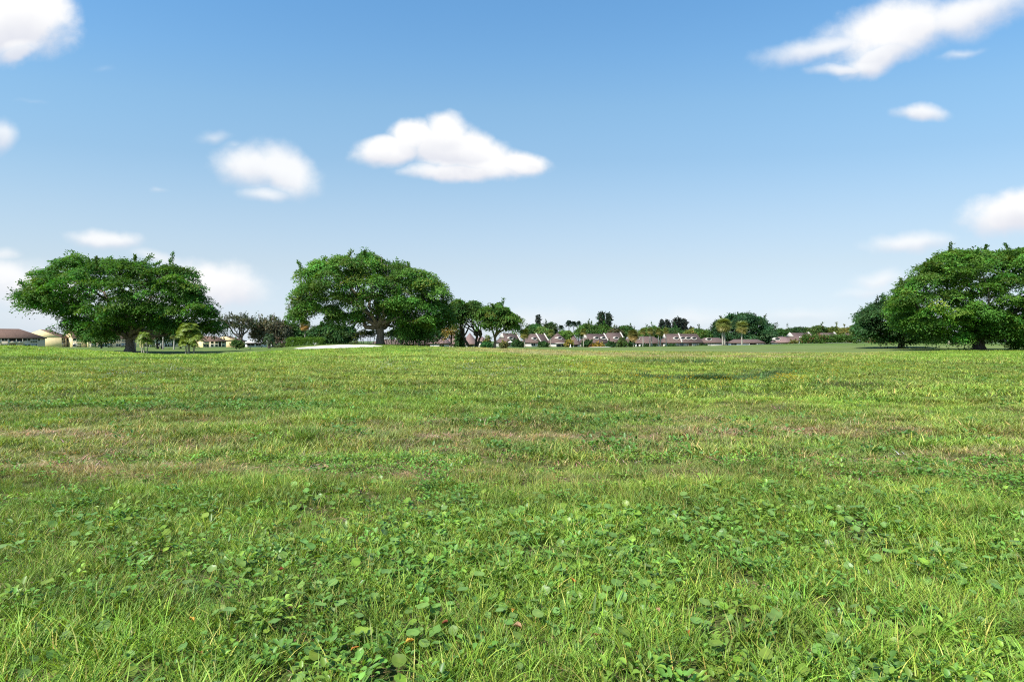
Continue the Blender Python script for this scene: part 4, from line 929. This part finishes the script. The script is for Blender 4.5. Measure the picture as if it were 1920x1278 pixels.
tree('yellowing_tree', 'crooked brown tree with a few yellowing leaves right of the central ficus', at(846, Y + 20), lobes_px([(838, 618, 9, 7), (852, 613, 10, 8), (846, 622, 12, 6)], Y + 20), 60, 22, .4, .8, fork=.4, r0=.2, limbs=3, subs=14, bark='bark_dark', seed=61, tint=(.22, .18, .04))

# shrubs and hedges
def shrub(label, px, ytop, w, Y, tint, n=110, per=26, Lf=.35, seed=0, name='shrub', group=None, ybase=None):
    b = at(px, Y); h = zpx(ytop, Y) - b[2]; rx = w / 2 / F * Y
    rg = np.random.default_rng(900 + seed); root = thing(name, label, 'shrub', b, 0, group)
    lb = np.array([(rg.normal(0, .25) * rx, rg.normal(0, .25) * rx, h * .55, rx * .75, rx * .75, h * .45), (-rx * .3, 0, h * .4, rx * .6, rx * .6, h * .4), (rx * .35, 0, h * .42, rx * .6, rx * .6, h * .42)])
    v, f, t, P = crown_leaves(rg, lb, n, per, Lf, .28 * min(rx, h) + .15, tint=tint, fill=.6, low=1.)
    mesh_obj('foliage', v, f, M['leaf'], root, t)
    tb = MB()
    for k in range(5): tb.tube(crook(rg, (rg.normal(0, .12 * rx), rg.normal(0, .1 * rx), -.1), P[rg.integers(len(P))], 5, .05), np.linspace(.06, .015, 5), 5)
    tb.build('stem', M['bark_dark'], root)
    return root
def hedge(label, px0, px1, ytop, Y, depth, tint, Lf=.22, n=900, per=10, seed=0, wavy=.08, top_bumps=0., tint2=None, frac2=0., Y1=None):
    rg = np.random.default_rng(950 + seed); a = at(px0, Y); b = at(px1, Y1 or Y); c = (a + b) / 2
    root = thing('hedge', label, 'hedge', c); Lx = np.linalg.norm((b - a)[:2]); ang = math.atan2(b[1] - a[1], b[0] - a[0]); ca, sa = math.cos(ang), math.sin(ang)
    h = zpx(ytop, Y) - c[2]
    face = rg.choice(4, n, p=[.42, .38, .1, .1]); u = rg.uniform(-.5, .5, n); v_ = rg.uniform(-.5, .5, n); w = rg.random(n)
    x = np.where(face < 2, u * Lx, np.where(face == 2, -.5, .5) * Lx); y_ = np.where(face == 1, v_ * depth, np.where(face == 0, -.5 * depth, v_ * depth)); z = np.where(face == 1, 1., w) * h
    nn = np.where((face == 1)[:, None], [0, 0, 1.], np.where((face == 0)[:, None], [0, -1., 0], np.where((face == 2)[:, None], [-1., 0, 0], [1., 0, 0])))
    lump = 1 + top_bumps * (fbm(x * .7, x * 0 + 2, 3, seed) - .5) * 2
    z = z * lump
    P = np.stack([x, y_ * (1 + .3 * (lump - 1)), z], -1) + rg.normal(0, wavy, (n, 3)); P[:, 2] = np.maximum(P[:, 2], .04)
    k = np.repeat(np.arange(n), per); m = len(k)
    pos = P[k] + rg.normal(0, Lf * .9, (m, 3)); pos[:, 2] = np.maximum(pos[:, 2], .03); dr = unit(nn[k] * .6 + rg.normal(0, .7, (m, 3)) + [0, 0, .2]); n2 = unit(nn[k] + [0, 0, .4] + rg.normal(0, .5, (m, 3)))
    Ls = Lf * rg.uniform(.6, 1.4, m); q = leaf_quads(pos, dr, n2, Ls, Ls * .55)
    t = np.array(tint) * np.exp(rg.normal(0, .2, (n, 1)))
    if tint2 is not None:
        s = (rg.random(n) < frac2 * smooth(.45, .6, fbm(x * .35, x * 0 + 7, 2, seed)) * 2); t[s] = np.array(tint2) * np.exp(rg.normal(0, .2, (s.sum(), 1)))
    q = q.reshape(-1, 3); q = np.stack([q[:, 0] * ca - q[:, 1] * sa, q[:, 0] * sa + q[:, 1] * ca, q[:, 2] - .05], -1)
    mesh_obj('foliage', q, np.arange(m * 4).reshape(-1, 4), M['leaf'], root, np.repeat(t[k], 4, 0))
    tb = MB()
    for s in np.arange(-.5 * Lx + .4, .5 * Lx, 2.):
        MB().tube([(s * ca, s * sa, -.2), (s * ca, s * sa, h * .35), ((s + .2) * ca, (s + .2) * sa, h * .8)], [.05, .04, .02], 5).build('stem', M['bark_dark'], root)
    return root
hedge('bright green clipped hedge behind the left end of the bunker', 541, 606, 635, 112., 1.6, (.10, .20, .022), .16, 1100, 12, 1, .06)
hedge('flowering hedge with reddish blossoms before the right hand villas', 1508, 1622, 632.5, 186., 2.6, (.07, .14, .026), .42, 900, 14, 2, .25, .22, (.34, .16, .09), .09)
hedge('leafy hedge with orange patches beneath the dark right ficus', 1642, 1772, 633, 168., 2.6, (.065, .145, .026), .40, 950, 14, 3, .25, .30, (.36, .17, .10), .08)
SH = [
 ('dark green upright shrub between the two medium trees and the central ficus', 862, 620, 20, 118., (.045, .10, .028), 120, .4),
 ('vivid green low mounded shrub left of the slender forked trunk', 914, 639, 26, 122., (.035, .13, .03), 110, .3),
 ('yellow green shrub against the forked trunk of the second medium tree', 914, 626, 14, 130., (.13, .18, .04), 70, .35),
 ('light olive shrub right of the second medium tree', 944, 638, 16, 150., (.14, .16, .05), 70, .4),
 ('dark rounded shrub before the wall of the first mauve villa', 972, 636, 24, 225., (.045, .11, .03), 110, .6),
 ('dark shrub before the second mauve villa, right of the bushy palm', 1020, 638, 18, 235., (.04, .10, .028), 90, .6),
 ('tall dark shrub left of the fifth villa at its white gable', 1100, 635, 20, 240., (.045, .10, .03), 100, .6),
 ('rust brown shrub on the left of the small sand patch', 1111, 644, 14, 212., (.16, .09, .03), 80, .4),
 ('golden yellow shrub on the small sand patch', 1119, 641.5, 16, 210., (.28, .20, .04), 90, .4),
 ('yellow flowering shrub right of the golden one by the small sand patch', 1129, 642, 10, 214., (.40, .34, .10), 60, .35),
 ('dark green shrub before the wall between the fifth and sixth villas', 1144, 639, 16, 240., (.04, .10, .028), 80, .6),
 ('green shrub beside the carport of the sixth villa', 1165, 634, 20, 235., (.08, .14, .035), 90, .6),
 ('narrow dark shrub left of the low dark villa', 1184, 634, 10, 238., (.04, .10, .03), 70, .6),
 ('low dark hedge like shrub along the wall of the low dark villa', 1218, 645, 30, 240., (.035, .08, .025), 90, .5),
 ('low clipped shrub under the long pale wall of the villa with four dormers', 1256, 645, 26, 242., (.04, .09, .025), 90, .5),
 ('low shrub along the wall right of the villa with four dormers', 1320, 646, 26, 250., (.05, .10, .03), 90, .5),
 ('yellowish shrub beneath the white gable on the right', 1486, 636, 18, 225., (.16, .17, .05), 90, .5),
 ('dark shrub left of the flowering hedge', 1508, 634, 14, 228., (.05, .10, .035), 80, .5),
 ('low clipped shrub before the pale wall left of the white gable', 1470, 645, 26, 228., (.07, .12, .03), 80, .5),
 ('yellow leaved shrub on the left of the small tawny hipped roof', 1066, 634, 16, 245., (.24, .22, .05), 90, .6),
 ('grey green scrub beneath the central ficus, right of the bunker', 664, 638, 24, 112., (.09, .13, .05), 90, .3),
 ('grey green low shrub left of the clipped hedge', 527, 642, 26, 118., (.09, .12, .05), 90, .3),
]
for i, (lab, px, yt, w, Y, tn, n, Lf) in enumerate(SH): shrub(lab, px, yt, w, Y, tn, n, 24, Lf, i)

# ------------------------------------------------------------------ buildings
def building(name, label, cat, px0, px1, Y, D, ridge, eave, rz, hip=(2.6, 0), dutch=False, walls='pale', gable='white', roof='roof_mauve', dormers=(), parapets=(), openings=(), group=None, over=.5, skip_gable=False, base=None, trim='trim'):
    pc = (px0 + px1) / 2; b = at(pc, Y); brg = math.atan((CX - pc) / F)      # rz is measured from the street-to-camera line
    rel = math.radians(rz); a_ = rel + brg
    span = (px1 - px0) / F * Y * math.cos(brg); Lg = max(3., (span - D * abs(math.sin(rel))) / math.cos(rel)); c_ = math.cos(a_)
    if base is not None: b[2] = zpx(base, Y)
    root = thing(name, label, cat, b, a_, group)
    ze, zr = zpx(eave, Y - D * .4) - b[2], zpx(ridge, Y) - b[2]
    sn = math.sin(a_)
    def lx_at(px, ly):
        k = (px - CX) / F
        return (k * (b[1] + ly * c_) - b[0] + ly * sn) / (c_ - k * sn)
    def dist(lx, ly): return b[1] + lx * sn + ly * c_
    MB().box(-Lg / 2, Lg / 2, -D / 2, D / 2, -1.2, ze).build('wall', M[walls], root)
    # roof: hip or gable, with a fascia
    o = over; hl, hr = hip; t = .18
    x0, x1, y0, y1 = -Lg / 2 - (o if hl else .12), Lg / 2 + (o if hr else .12), -D / 2 - o, D / 2 + o
    sl = (zr - ze) / (D / 2); zo = ze - o * sl
    E = [(x0, y0, zo), (x1, y0, zo), (x1, y1, zo), (x0, y1, zo)]
    Rg = [(x0 + hl, 0, zr), (x1 - hr, 0, zr)]
    if dutch:
        gx = x0 + hl * .45; q_ = .5
        h2, zm = abs(y0) * q_, lerp(zo, zr, 1 - q_)
        Rg = [(gx, 0, zr), (x1 - hr, 0, zr)]; Dg = [(gx, -h2, zm), (gx, h2, zm)]
        v = [(p[0], p[1], p[2] + t) for p in E + Rg] + [(p[0], p[1], p[2]) for p in E] + [(p[0], p[1], p[2] + t) for p in Dg]
        f = [(0, 1, 5, 4, 10), (2, 3, 11, 4, 5), (0, 10, 11, 3), (1, 2, 5)]
    else:
        v = [(p[0], p[1], p[2] + t) for p in E + Rg] + [(p[0], p[1], p[2]) for p in E]
        f = [(0, 1, 5, 4), (2, 3, 4, 5), (0, 4, 3), (1, 2, 5)]
    f += [(6, 7, 1, 0), (7, 8, 2, 1), (8, 9, 3, 2), (9, 6, 0, 3), (9, 8, 7, 6)]
    rf = MB().add(v, f).build('roof', M[roof], root)
    if dutch: MB().prism_x([(-h2 - .25, zm + t - .05), (h2 + .25, zm + t - .05), (0, zr + t + .22)], gx - .22, gx + .02).build('gable', M['offwhite'], root)
    # fascia board along the front eave
    MB().box(x0, x1, y0 - .05, y0 - .004, zo - .12, zo + t + .02).build('fascia', M[trim], rf)
    for side, h_ in ((-1, hl), (1, hr)):
        if h_ == 0 and not skip_gable:
            xs = side * (Lg / 2 + .125)
            MB().prism_x([(-D / 2, ze + .02), (D / 2, ze + .02), (0, zr + t - .05)], min(xs, xs + side * .06), max(xs, xs + side * .06)).build('gable', M[gable], root)
            if gable != walls: MB().box(min(xs - side * .12, xs), max(xs - side * .12, xs), -D / 2 + .003, D / 2, -1.1, ze + .015).build('end_wall', M[gable], root)
    for p in parapets:
        lx = p * Lg / 2 if abs(p) <= 1 else lx_at(p, -D / 4)
        hh = .4
        prof = [(-D / 2 - o - .1, zo - .1), (-D / 2 - o - .1, zo + t + hh), (-.2, zr + t + hh), (.3, zr + t + hh), (.3, zr - .2)]
        MB().prism_x(prof, lx - .22, lx + .22).build('parapet', M['offwhite'], root)
    for (px, py) in dormers:
        q = np.clip((eave - py) / (eave - ridge), .1, .9); ly = -D / 2 * (1 - q); lx = lx_at(px, ly); zc = zpx(py, dist(lx, ly)) - b[2] + .05
        rx, rz_, k = 1.45, .72, 20; ts = np.arange(k) / k * 2 * math.pi
        yf, yb = ly - 1.0, ly + 1.6
        rings = []
        for (y_, m_) in ((yb, 1.), (yf, 1.), (yf, .7), (yf + .35, .7)): rings.append(np.stack([lx + rx * m_ * np.cos(ts) + (1 - m_) * .55, np.full(k, y_), zc + rz_ * m_ * np.sin(ts) + (1 - m_) * .45], -1))
        v = np.concatenate(rings); f = [(r * k + i, r * k + (i + 1) % k, (r + 1) * k + (i + 1) % k, (r + 1) * k + i) for r in range(3) for i in range(k)]
        dm = MB().add(v, f).build('dormer', M['offwhite'], root, False)
        MB().poly([tuple(p + np.array([0, -.06, 0])) for p in rings[3]]).build('pane', M['glass'], dm)
    for (px, py, w, h, kind) in openings:
        ly = -D / 2; lx = lx_at(px, ly); lx = float(np.clip(lx, -Lg / 2 + w / 2 + .1, Lg / 2 - w / 2 - .1)); zc = zpx(py, dist(lx, ly)) - b[2]; zc = min(zc, ze - h / 2 - .12)
        X0, X1, Z0, Z1 = lx - w / 2, lx + w / 2, zc - h / 2, zc + h / 2
        if kind in ('window', 'door', 'glass_door'):
            fr = MB(); e = .1
            fr.box(X0 - e, X1 + e, ly - .06, ly - .003, Z1, Z1 + e).box(X0 - e, X1 + e, ly - .08, ly - .003, Z0 - e, Z0).box(X0 - e, X0, ly - .06, ly - .003, Z0, Z1).box(X1, X1 + e, ly - .06, ly - .003, Z0, Z1)
            if w > 1.4: fr.box(lx - .05, lx + .05, ly - .055, ly - .003, Z0, Z1)
            fo = fr.build({'window': 'window', 'door': 'door', 'glass_door': 'door'}[kind], M['white'] if kind == 'window' else M['trim'], root)
            MB().box(X0, X1, ly - .03, ly - .004, Z0, Z1).build('pane', M[{'window': 'glass', 'door': 'trim', 'glass_door': 'glass_blue'}[kind]], fo)
        elif kind == 'balcony':
            fo = MB().box(X0, X1, ly - .03, ly - .004, Z0, Z1).build('balcony', M['dark'], root)  # no real depth: a dark panel painted as the shaded recess
            MB().box(X0 - .1, X1 + .1, ly - .28, ly - .12, Z0 - .05, Z0 + .75).build('railing', M['beige'], fo)
            for q in (X0 - .17, X1 + .17): MB().box(q - .11, q + .11, ly - .3, ly - .003, Z0 - .3, Z1 + .1).build('column', M['pale'], fo)
        elif kind == 'screen':
            fo = MB().box(X0, X1, ly - .03, ly - .004, Z0, Z1).build('screened_porch', M['glass_blue'], root)
            m_ = MB()
            for q in np.linspace(X0, X1, 4): m_.box(q - .06, q + .06, ly - .09, ly - .031, Z0, Z1)
            m_.box(X0, X1, ly - .085, ly - .032, (Z0 + Z1) / 2 - .12, (Z0 + Z1) / 2 + .12); m_.build('frame', M['pale'], fo)
        elif kind == 'carport':
            fo = MB().box(X0, X1, ly - .03, ly - .004, Z0, Z1).build('carport', M['dark'], root)  # dark sheet on the wall in place of the shade behind the columns
            for q in np.linspace(X0, X1, max(2, int(w / 2.2) + 1)): MB().box(q - .13, q + .13, ly - .3, ly - .031, Z0 - .2, Z1).build('column', M['white'], fo)
        elif kind == 'awning':
            MB().box(X0, X1, ly - 1.6, ly - .01, Z0, Z0 + .12).box(X0, X1, ly - 1.66, ly - 1.6, Z0 - .12, Z0 + .16).build('awning', M['white'], root)
    return root
R0 = 30
V = lambda *a, **k: building('villa', a[0], 'house', *a[1:], group='low villas across the fairway', **k)
Yv = 272.
V('leftmost mauve villa with one oval dormer, partly behind the second medium tree', 930, 976, Yv, 8, 625, 640.5, R0, dutch=True, hip=(3.4, 0), dormers=[(956, 634)], parapets=[1], openings=[(957, 645, 2., 1.6, 'window'), (967, 646, 1.6, 1.6, 'glass_door')])
V('mauve villa between the bushy fan palm and the pale fan palm', 978, 1029, Yv + 6, 9, 626.5, 641, R0, parapets=[1, .1], dormers=[(1001, 635)], openings=[(1000, 645, 2., 1.5, 'window'), (1011, 646, 2.4, 1.6, 'carport')])
V('hip roofed mauve villa with a white awning below its single oval dormer', 1026, 1064, Yv + 2, 9, 625, 641.5, R0, hip=(3.2, 3.0), dormers=[(1048, 634)], openings=[(1050, 643.2, 7., .2, 'awning'), (1047, 646.5, 2., 1.7, 'glass_door'), (1057, 646.5, 2., 1.7, 'window')])
V('small tawny hip roofed villa with an arched dark entrance', 1063, 1087, Yv - 6, 6, 629.5, 643.5, R0, hip=(2.4, 2.4), openings=[(1076, 646.5, 2.2, 1.6, 'carport')])
V('mauve villa with two white oval dormers and a white gable at its left end', 1085, 1141, Yv + 2, 8.5, 626.5, 641, R0, dutch=True, hip=(3.4, 0), dormers=[(1117, 634), (1130, 634)], parapets=[1], openings=[(1106, 645.5, 3., 1.5, 'window'), (1124, 645.5, 3.6, 1.8, 'carport')])
V('tallest mauve villa with one white oval dormer at its middle right', 1122, 1172, Yv + 8, 9, 624.5, 640.5, R0, dormers=[(1154, 634)], parapets=[1], openings=[(1152, 646, 1.6, 1.8, 'glass_door'), (1162, 646, 3.6, 1.9, 'carport')])
V('low villa with a white columned porch, left of the brown skirted palm', 1166, 1186, Yv + 4, 6, 634.5, 641, R0, hip=(2, 2), walls='white', openings=[(1176, 645.5, 3.4, 2., 'carport')])
V('low dark roofed villa with a wide black porch behind the leftmost pale trunks', 1183, 1240, Yv + 2, 8, 631, 642, R0 - 12, hip=(3.5, 3), roof='roof_mauve', dormers=[(1194, 634.5)], openings=[(1198, 645.8, 4.5, 2., 'carport'), (1214, 645.3, 3., 1.1, 'window'), (1228, 646, 1.2, 1.7, 'door')])
V('long mauve villa with four oval dormers and a white party wall on its roof', 1236, 1316, Yv, 8.5, 626.5, 640.8, R0 - 10, dutch=True, hip=(3.2, 1.4), dormers=[(1267, 634.5), (1279, 634.3), (1289, 634.5), (1300, 634.5)], parapets=[1275],
  openings=[(1264, 645.2, 1.2, 1.9, 'door'), (1270, 645.2, 2., 2., 'screen'), (1278, 645.4, 2.2, 2., 'glass_door'), (1286, 645.4, 2., 2., 'screen'), (1294, 645.4, 1.4, 2., 'door'), (1304, 645.4, 2.2, 2., 'screen'), (1250, 643.5, 3., .7, 'window')])
V('low hip roofed villa with a long pale blank wall left of the dark dome tree', 1306, 1362, Yv + 4, 8, 633.5, 641.5, R0 - 14, hip=(3, 3), walls='pale', dormers=[(1328, 636.5)], openings=[(1312, 645.8, 1.4, 1.9, 'door'), (1334, 643.2, 2., .6, 'window')])
V('low white walled villa seen beneath the dark dome tree', 1364, 1432, Yv - 8, 7, 636.5, 642, R0 - 18, hip=(2.5, 2.5), walls='white', openings=[(1376, 645.5, 2.4, 1.6, 'window'), (1412, 645.5, 3.4, 1.8, 'carport')])
V('pale pink low roofed villa at the right edge of the dark dome tree', 1446, 1486, Yv - 22, 7, 632, 641, R0 - 12, hip=(2.4, 2.4), walls='pale', roof='roof_pink', dormers=[(1456, 636)], openings=[(1476, 645, 1.2, 1.7, 'door')])
V('mauve villa with a big white triangular gable on the right', 1464, 1529, Yv - 12, 10, 624.5, 637.5, R0 + 6, dutch=True, hip=(3.4, 0), dormers=[(1504, 633.5)], parapets=[1], openings=[(1504, 643, 3., 1.7, 'carport'), (1490, 643, 1.4, 1.5, 'window')])
V('middle mauve villa of the right hand row behind the flowering hedge', 1518, 1576, Yv - 10, 9, 624.5, 636.5, R0 + 6, parapets=[1], openings=[(1545, 642, 3., 1.6, 'window')])
V('last mauve villa of the right hand row, running in behind the dark right ficus', 1566, 1606, Yv - 8, 9, 625.2, 634.5, R0 + 6, hip=(2.6, 1.2), openings=[(1590, 641, 3., 1.6, 'window')])
V('brick red roofed villa glimpsed beneath the dark right ficus', 1616, 1676, Yv - 40, 7, 632, 640, R0, roof='roof_pink', hip=(2, 2), openings=[(1650, 643, 2., 1.5, 'window')])
V('villa with a white oval dormer glimpsed between the two right hand ficus crowns', 1716, 1800, Yv - 50, 7, 629.5, 638.5, R0 - 6, hip=(2.2, 2.2), dormers=[(1735, 632.5), (1766, 633)], openings=[(1750, 642, 2., 1.5, 'window'), (1784, 642, 4., 1.6, 'carport')])
# villas behind the central ficus
Yc = 185.
V('low long red brown villa with white posts behind the central trunk', 700, 836, Yc + 10, 7, 636.5, 643.5, R0 - 20, hip=(2.5, 2.5), walls='pale', over=.8, openings=[(715, 647, 3., 1.4, 'carport'), (742, 647, 2.4, 1.4, 'window'), (766, 647, 4., 1.5, 'carport'), (790, 647, 2., 1.4, 'window'), (806, 647.5, 1.4, 1.4, 'door'), (822, 647.5, 1.6, 1.2, 'window')])
V('steep pyramid roofed pinkish villa right of the central ficus', 806, 842, Yc, 6, 625, 641.5, R0, hip=(2.6, 2.6), roof='roof_pink', walls='pale', openings=[(828, 645.5, 1.6, 1.3, 'window')])
V('second pinkish pyramid roofed villa, behind the yellowing tree', 838, 864, Yc + 4, 5, 625.5, 642, R0, hip=(2.2, 2.2), roof='roof_pink', walls='pale', openings=[(852, 646, 1.4, 1.2, 'window')])
V('pinkish roofed villa seen between the leaning stems of the medium tree', 868, 894, Yc + 12, 5, 624.5, 642, R0, hip=(2., 2.), roof='roof_pink', walls='pale', openings=[(882, 646, 1.4, 1.2, 'window')])
V('small pale topped villa between the two medium trees', 890, 914, Yc + 20, 5, 630.5, 638.5, R0, hip=(2., 2.), roof='roof_pink', walls='pale', openings=[(902, 643.5, 1.4, 1.2, 'window')])
building('pavilion', 'low grey flat roofed pavilion behind the bunker, right of the clipped hedge', 'building', 586, 636, 150., 5, 632.5, 634.8, 14, hip=(1.2, 1.2), walls='roof_grey', roof='roof_grey', gable='roof_grey', over=.5, trim='metal', openings=[(596, 640.5, 1.6, .8, 'window'), (625, 641.5, 1.5, .8, 'window')])
# cream apartments on the left
Ya = 226.
AP = lambda *a, hip=(0, 0), **k: building('apartment_building', a[0], 'apartments', *a[1:], hip=hip, group='cream apartment blocks on the left', **k)
AP('leftmost cream apartment block with a long brown hipped roof, cut by the left edge', -62, 86, Ya - 14, 10, 617, 632.3, 5, hip=(6, 7.5), walls='beige', gable='cream', roof='roof_brown', base=655,
   openings=[(-8, 638.5, 2.6, 1.9, 'balcony'), (9, 636.5, 2.2, 1.0, 'window'), (23, 638.5, 2.0, 1.9, 'balcony'), (36.5, 638.5, 1.5, 1.9, 'balcony'), (51, 636.5, 2.3, 1.0, 'window'), (63.5, 637.8, 1.9, 1.7, 'screen'), (73, 637, .8, .8, 'window'),
             (9, 647.5, 2.2, .9, 'window'), (23, 648.5, 2.0, 1.6, 'balcony'), (51, 647.5, 2.3, .9, 'window'), (64, 648, 1.9, 1.4, 'screen')])
AP('cream apartment block with a big plain yellow gable wall, second from the left', 36, 134, Ya + 14, 16.5, 618.7, 632.6, 57, walls='beige', gable='cream', roof='roof_brown', base=653,
   openings=[(109, 636.8, .8, .9, 'window'), (118, 637.2, 1.9, 1.8, 'glass_door'), (118, 645.8, 1.9, 1.8, 'screen'), (110, 646.5, .8, .9, 'window'), (126, 637, .8, .9, 'window')])
AP('cream apartment block with brown edged bays behind the left part of the left ficus', 122, 172, Ya + 18, 11, 620, 632.6, 14, walls='beige', gable='cream', roof='roof_brown', base=653,
   openings=[(137, 636.5, 2.0, 1.0, 'window'), (149, 637.3, 1.6, 1.7, 'balcony'), (138, 647, 2., 1.1, 'window'), (148, 647, 1.6, 1.6, 'screen'), (160, 637, 1., 1., 'window')])
AP('cream apartment block directly behind the left ficus trunk', 160, 256, Ya + 22, 11, 620.5, 633, 8, walls='beige', gable='cream', roof='roof_brown', base=653,
   openings=[(176, 647, 1.8, 1.7, 'screen'), (176, 637, 1.8, 1.7, 'balcony'), (187, 647, .9, 1., 'window'), (196, 647, 2., 1.1, 'window'), (196, 637, 2., 1.1, 'window'), (206, 647, 1.6, 1.7, 'screen'), (206, 637.5, 1.6, 1.7, 'balcony'), (214, 638, 1., 1.9, 'balcony'), (222, 637, 1.6, 1., 'window'), (222, 647, 1.6, 1., 'window'), (232, 647, 1.6, 1.6, 'screen'), (232, 637, 1.6, 1.6, 'screen')])
AP('cream apartment block between the left ficus trunk and the drooping palm', 262, 352, Ya + 22, 11, 620.5, 633.5, 8, walls='beige', gable='cream', roof='roof_brown', base=653,
   openings=[(272, 647, 2., 1.2, 'window'), (272, 637.5, 2., 1.2, 'window'), (285, 647, 1.4, 1.6, 'screen'), (296, 647, 1.4, 1.6, 'balcony'), (314, 647, 2., 1.2, 'window'), (314, 637.5, 2., 1.2, 'window'), (322, 647, 1.6, 1.2, 'window'), (345, 647, 1.8, 1.3, 'window'), (345, 637.5, 1.8, 1.3, 'balcony')])
AP('cream apartment block with double rows of small windows, right of the left ficus', 366, 424, Ya + 14, 11, 630.5, 639.2, 16, hip=(0, 3), walls='beige', gable='cream', roof='roof_brown', base=655,
   openings=[(378, 648, 2., 1.2, 'window'), (378, 641, 1.8, 1.0, 'balcony'), (398, 647.8, .9, .9, 'window'), (398, 641.6, .9, .9, 'window'), (406, 647.8, .9, .9, 'window'), (406, 641.6, .9, .9, 'window'), (412, 645, .9, 3., 'balcony'), (419, 647.8, 1., .9, 'window'), (419, 641.8, 1., .9, 'window')])
AP('rightmost cream apartment block with a plain yellow gable wall behind the topiary shrub', 396, 460, Ya + 26, 13, 630.5, 638.8, 55, hip=(0, 2), walls='cream', gable='cream', roof='roof_brown', base=655, openings=[(441, 647, .8, 1., 'window'), (450, 647, .8, 1., 'window')])
building('bungalow', 'distant low pale bungalow glimpsed below the thinning grey brown tree', 'house', 458, 500, 262., 7, 636.5, 642.5, 10, hip=(2, 2), walls='white', roof='roof_grey', openings=[(466, 646, 1.4, 1.2, 'window'), (474, 646, 1.4, 1.2, 'window'), (484, 646, 2., 1.2, 'window')])
building('bungalow', 'distant pink roofed bungalow glimpsed left of the clipped hedge', 'house', 508, 536, 255., 6, 635.5, 642, 10, hip=(2, 2), walls='white', roof='roof_pink', openings=[(516, 645.5, 1.4, 1.2, 'window'), (526, 645.5, 1.4, 1.2, 'window')])

# ------------------------------------------------------------------ small things on the course
def post(name, label, cat, px, ytop, Y, r, m, cap=None, group=None):
    b = at(px, Y); h = zpx(ytop, Y) - b[2]
    root = thing(name, label, cat, b, 0, group)
    MB().tube([(0, 0, -.2), (0, 0, h)], [r, r * .9], 8).build('pole', M[m], root)
    return root, h
r_, h_ = post('flagstick', 'thin dark stick standing on the pale patch of the left fairway', 'flagstick', 469, 650, 128., .05, 'black')
MB().tube([(0, 0, h_ * .3), (0, 0, h_ * .9)], [.09, .09], 8).build('sleeve', M['black'], r_)
r_, h_ = post('utility_pole', 'thin far utility pole sticking up above the tree line', 'pole', 1189, 610, 360., .16, 'bark_dark')
MB().box(-1., 1., -.08, .08, h_ - 1.2, h_ - 1.).build('crossarm', M['bark_dark'], r_)
r_, h_ = post('marker_post', 'small white marker post on the fairway before the tawny hipped villa', 'post', 1069.5, 645.5, 195., .14, 'white')
MB().box(-.28, .28, -.2, .2, -.05, .35).build('base', M['white'], r_)
r_, h_ = post('marker_post', 'squat pale marker box by the porch of the low dark villa', 'post', 1199.5, 646, 205., .16, 'pale')
MB().box(-.3, .3, -.25, .25, .1, h_ + .05).build('box', M['pale'], r_)
r_, h_ = post('marker_post', 'pale wooden post left of the low fence under the largest ficus', 'post', 1779, 637.5, 150., .14, 'beige')
MB().box(-.19, .19, -.19, .19, h_ - .06, h_ + .08).build('cap', M['beige'], r_)
b = at(1788, 152.); fe = thing('fence', 'low dark wooden rail fence under the left edge of the largest ficus', 'fence', b)
for i in range(5): MB().box(-1.6 + i * .8 - .06, -1.6 + i * .8 + .06, -.06, .06, -.3, 1.0).build('fence_post', M['bark_dark'], fe)
for z_ in (.25, .55, .85): MB().box(-1.75, 1.75, -.11, -.062, z_, z_ + .14).build('rail', M['bark_dark'], fe)
b = at(957.5, 236.); um = thing('patio_umbrella', 'white patio umbrella before the leftmost mauve villa', 'umbrella', b)
v = [(0, 0, 2.7)] + [(1.7 * math.cos(t), 1.7 * math.sin(t), 2.05 - .05 * (i % 2)) for i, t in enumerate(np.arange(12) / 12 * 2 * math.pi)]
MB().add(v, [(0, i + 1, (i + 1) % 12 + 1) for i in range(12)]).build('canopy', M['white'], um); MB().tube([(0, 0, -.1), (0, 0, 2.65)], .04, 6).build('pole', M['metal'], um)
